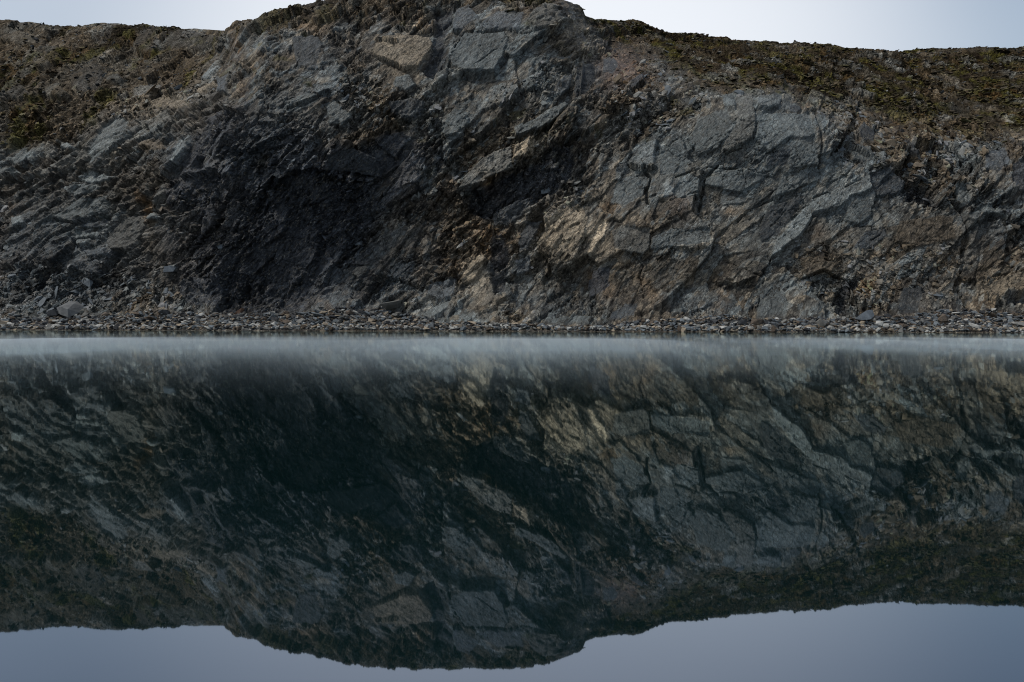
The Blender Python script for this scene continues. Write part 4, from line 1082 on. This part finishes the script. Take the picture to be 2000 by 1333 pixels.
rock('boulder', [(-.5,0,.2),(-.35,-.35,.5),(.2,-.4,.52),(.5,-.1,.4),(.4,-.35,.05),(-.4,-.38,.05),(0,.3,.6),(.4,.3,0),(-.4,.3,0)],
     1449, 634, 18, M_DK, 'near black blocky rock among pale stones', 'boulder')
rock('boulder', [(-.5,-.1,.06),(-.2,-.3,.36),(.3,-.2,.72),(.5,0,.62),(.1,-.3,.06),(.2,.2,0),(-.3,.2,0),(.3,.2,.6)],
     465, 608, 22, M_OR, 'rusty brown leaning stone before the black hollow', 'boulder')
rock('boulder', [(-.5,0,.1),(-.35,-.3,.42),(.1,-.32,.5),(.5,-.1,.4),(.35,-.36,.05),(-.4,-.3,0),(.1,.3,.5),(.3,.3,0),(-.3,.3,0)],
     333, 532, 26, M_BL, 'pale grey block resting high on the scree', 'boulder')

# ------------------------------------------------------------------ grass and heather on the tops
def tufts(name, n, weight, h_lo, h_hi, cols_, label, blades=6, spread=.10):
    i2, j2 = sample_rows(n, weight)
    c = PS[i2, j2] + rng.normal(0, .06, (n, 3)) * np.array([1, 1, .2])
    B = blades
    a = rng.uniform(0, 2 * np.pi, (n, B)); l = rng.uniform(h_lo, h_hi, (n, 1)) * rng.uniform(.6, 1.1, (n, B))
    lean = rng.uniform(.4, 1.25, (n, B))
    root = c[:, None] + np.stack([np.cos(a) * spread * rng.random((n, B)), np.sin(a) * spread * rng.random((n, B)), np.full((n, B), -.02)], -1)
    tip = root + np.stack([np.cos(a) * l * lean, np.sin(a) * l * lean, l * (1 - .45 * lean)], -1)
    side = np.stack([-np.sin(a), np.cos(a), np.zeros_like(a)], -1) * (l * .16)[..., None]
    tri = np.stack([root - side, root + side, tip], 2).reshape(-1, 3)
    f = np.arange(len(tri), dtype=np.int32).reshape(-1, 3)
    base = np.array(cols_)[rng.integers(0, len(cols_), n)] * rng.uniform(.7, 1.3, (n, 1))
    t = np.repeat(base, B * 3, 0)
    me = fast_mesh(name, tri, f, False, GRASS, (('tint', 'FLOAT_COLOR', t),))
    return link(name, me, None, kind='stuff', label=label)
GRASS = attr_material('dry_grass', 'tint', .9, 0, 1.5)
CUSH = [arrays(hull_mesh(1500 + i, .42, 13, .1)) for i in range(6)]
cw = veg * (veg_right + .7 * veg_left + .25 * veg_top) * (0.25 + sstep(-.1, .3, fbm(x / 2.2, zz / 0.9, 825, 3)))
i2, j2 = sample_rows(10000, cw)
wm = rng.lognormal(math.log(.22), .55, len(i2)).clip(.07, .9)
cs_t = np.array([(.076, .069, .032), (.062, .057, .029), (.100, .084, .048), (.068, .053, .036), (.055, .047, .034)])[rng.integers(0, 5, len(i2))] * rng.uniform(.6, 1.25, (len(i2), 1))
link('moss', scatter_mesh('moss', PS[i2, j2] + np.array([0, 0, -.01]), np.stack([wm * 1.25, wm, wm * rng.uniform(.35, .75, len(i2))], 1), rots(len(i2), .15), cs_t.astype(f32),
     attr_material('olive_moss', 'tint', .95, .8, 9.0), CUSH), None, kind='stuff', label='olive and brown moss cushions over the hill slopes')
gw = veg * (veg_right + .6 * veg_left + .35 * veg_top) * (0.08 + 0.92 * (tt[:, None] < 0.97))
gw = gw * (1 + 0.6 * sstep(.1, .4, fbm(x / 1.0, zz / .6, 821, 3)))
tufts('grass', 5000, gw ** 2, .05, .12, [(.042, .042, .012), (.058, .053, .018), (.072, .057, .026), (.034, .035, .011)], 'short olive and straw grass on the hill slopes and crest')
hw = (veg_left + .7 * veg_right + veg_top + .25 * (few > .2)) * sstep(-.1, .35, fbm(x / 1.6, zz / .8, 831, 3))
tufts('heather', 3000, hw ** 2 * (0.1 + 0.9 * (tt[:, None] < 0.97)), .05, .14, [(.036, .025, .016), (.048, .030, .017), (.026, .020, .014), (.056, .04, .024)], 'low brown heather and dead grass on the ledges', 7, .14)
print('plants', round(time.time() - T0, 1))

# ------------------------------------------------------------------ water, bed, far ground
m, nt, bs = nmat('lake_water')
L = nt.links
nt.nodes.remove(bs)
dif = node(nt, 'ShaderNodeBsdfDiffuse'); dif.inputs['Color'].default_value = (0.0022, 0.0078, 0.0082, 1)
glo = node(nt, 'ShaderNodeBsdfGlossy')
fre = node(nt, 'ShaderNodeFresnel', IOR=1.58)
ftc = node(nt, 'ShaderNodeMapRange')
ftc.inputs['From Min'].default_value = 0.12; ftc.inputs['From Max'].default_value = 0.5
L.new(fre.outputs['Fac'], ftc.inputs['Value'])
gcol = node(nt, 'ShaderNodeMix', data_type='RGBA')
gcol.inputs['A'].default_value = (1.10, 1.24, 1.56, 1); gcol.inputs['B'].default_value = (0.90, 1.0, 0.98, 1)
L.new(ftc.outputs['Result'], gcol.inputs['Factor']); L.new(gcol.outputs['Result'], glo.inputs['Color'])
wmix = node(nt, 'ShaderNodeMixShader')
L.new(fre.outputs['Fac'], wmix.inputs[0]); L.new(dif.outputs[0], wmix.inputs[1]); L.new(glo.outputs[0], wmix.inputs[2])
L.new(wmix.outputs[0], nt.nodes['Material Output'].inputs['Surface'])
co = node(nt, 'ShaderNodeTexCoord')
sep = node(nt, 'ShaderNodeSeparateXYZ')
L.new(co.outputs['Object'], sep.inputs[0])
rr = node(nt, 'ShaderNodeMapRange')
rr.inputs['From Min'].default_value = 6; rr.inputs['From Max'].default_value = 45
rr.inputs['To Min'].default_value = 0.015; rr.inputs['To Max'].default_value = 0.055
L.new(sep.outputs['Y'], rr.inputs['Value'])
L.new(rr.outputs['Result'], glo.inputs['Roughness'])
mp = node(nt, 'ShaderNodeMapping')
mp.inputs['Scale'].default_value = (1.0, 0.35, 1)
L.new(co.outputs['Object'], mp.inputs['Vector'])
nz = node(nt, 'ShaderNodeTexNoise', Scale=1.3, Detail=3.0)
L.new(mp.outputs['Vector'], nz.inputs['Vector'])
bp = node(nt, 'ShaderNodeBump', Strength=0.02, Distance=0.05)
L.new(nz.outputs['Fac'], bp.inputs['Height'])
L.new(bp.outputs['Normal'], glo.inputs['Normal'])
WATER = m
def sheet(name, x0, x1, y0, y1, zz, mat, **props):
    me = bpy.data.meshes.new(name)
    me.from_pydata([(x0, y0, zz), (x1, y0, zz), (x1, y1, zz), (x0, y1, zz)], [], [(0, 1, 2, 3)])
    me.materials.append(mat)
    return link(name, me, None, **props)
sheet('water', -220, 220, -260, 85, 0.0, WATER, kind='structure', label='still dark lake mirroring the cliff')
GROUND = stone_material('moorland', (0.06, 0.055, 0.035), .4)
sheet('ground', -3000, 3000, -3000, 3000, -5.0, GROUND, kind='structure', label='moorland around the lake')

# ------------------------------------------------------------------ mist lying on the water
mx_, my_ = 260, 300
gx = np.linspace(-70, 70, mx_); gy = 9 + (53 - 9) * np.linspace(0, 1, my_) ** 1.5
GX, GY = np.meshgrid(gx, gy, indexing='ij')
band = np.clip((GY - 9) / 21, 0, 1) ** 1.5 * (1 - 0.94 * sstep(23, 46, GY)) * (1 - sstep(42, 53, GY))
nzm = fbm(GX / 7 + 3, GY / 30, 841, 3) + 0.45 * fbm(GX / 2.2, GY / 26, 845, 2); nz2 = fbm(GX / 40, GY / 22, 851, 2)
streak = np.clip(fbm(GX / 16, GY / 2.2, 855, 2), 0, 1) * sstep(16, 24, GY) * (1 - sstep(34, 46, GY))
tk = 0.14 * band * np.clip(0.85 + 0.7 * nzm + 0.3 * nz2, 0.05, 2.2)
edge_x = 1 - sstep(60, 69, np.abs(GX))
tk = (tk + 0.012 * streak) * edge_x + 0.0004
top = np.stack([GX, GY, 0.012 + tk], -1).reshape(-1, 3); bot = np.stack([GX, GY, np.full_like(GX, 0.012)], -1).reshape(-1, 3)
mid = np.arange(mx_ * my_).reshape(mx_, my_)
qt = np.stack([mid[:-1, :-1], mid[1:, :-1], mid[1:, 1:], mid[:-1, 1:]], -1).reshape(-1, 4)
qb = qt[:, ::-1] + mx_ * my_
rim = np.concatenate([mid[:, 0], mid[-1, 1:], mid[-2::-1, -1], mid[0, -2:0:-1]])
rn = np.roll(rim, -1)
qr = np.stack([rim + mx_ * my_, rn + mx_ * my_, rn, rim], -1)
m = bpy.data.materials.new('cold_mist'); m.use_nodes = True
m.node_tree.nodes.clear()
mo = m.node_tree.nodes.new('ShaderNodeOutputMaterial')
pv = m.node_tree.nodes.new('ShaderNodeVolumePrincipled')
pv.inputs['Color'].default_value = (0.86, 0.94, 1.0, 1)
pv.inputs['Density'].default_value = 0.070
m.node_tree.links.new(pv.outputs['Volume'], mo.inputs['Volume'])
me = fast_mesh('mist', np.concatenate([top, bot]), np.concatenate([qt, qb, qr]).astype(np.int32), True, m)
link('mist', me, None, kind='stuff', label='thin white mist drifting low over the lake')
print('done', round(time.time() - T0, 1))
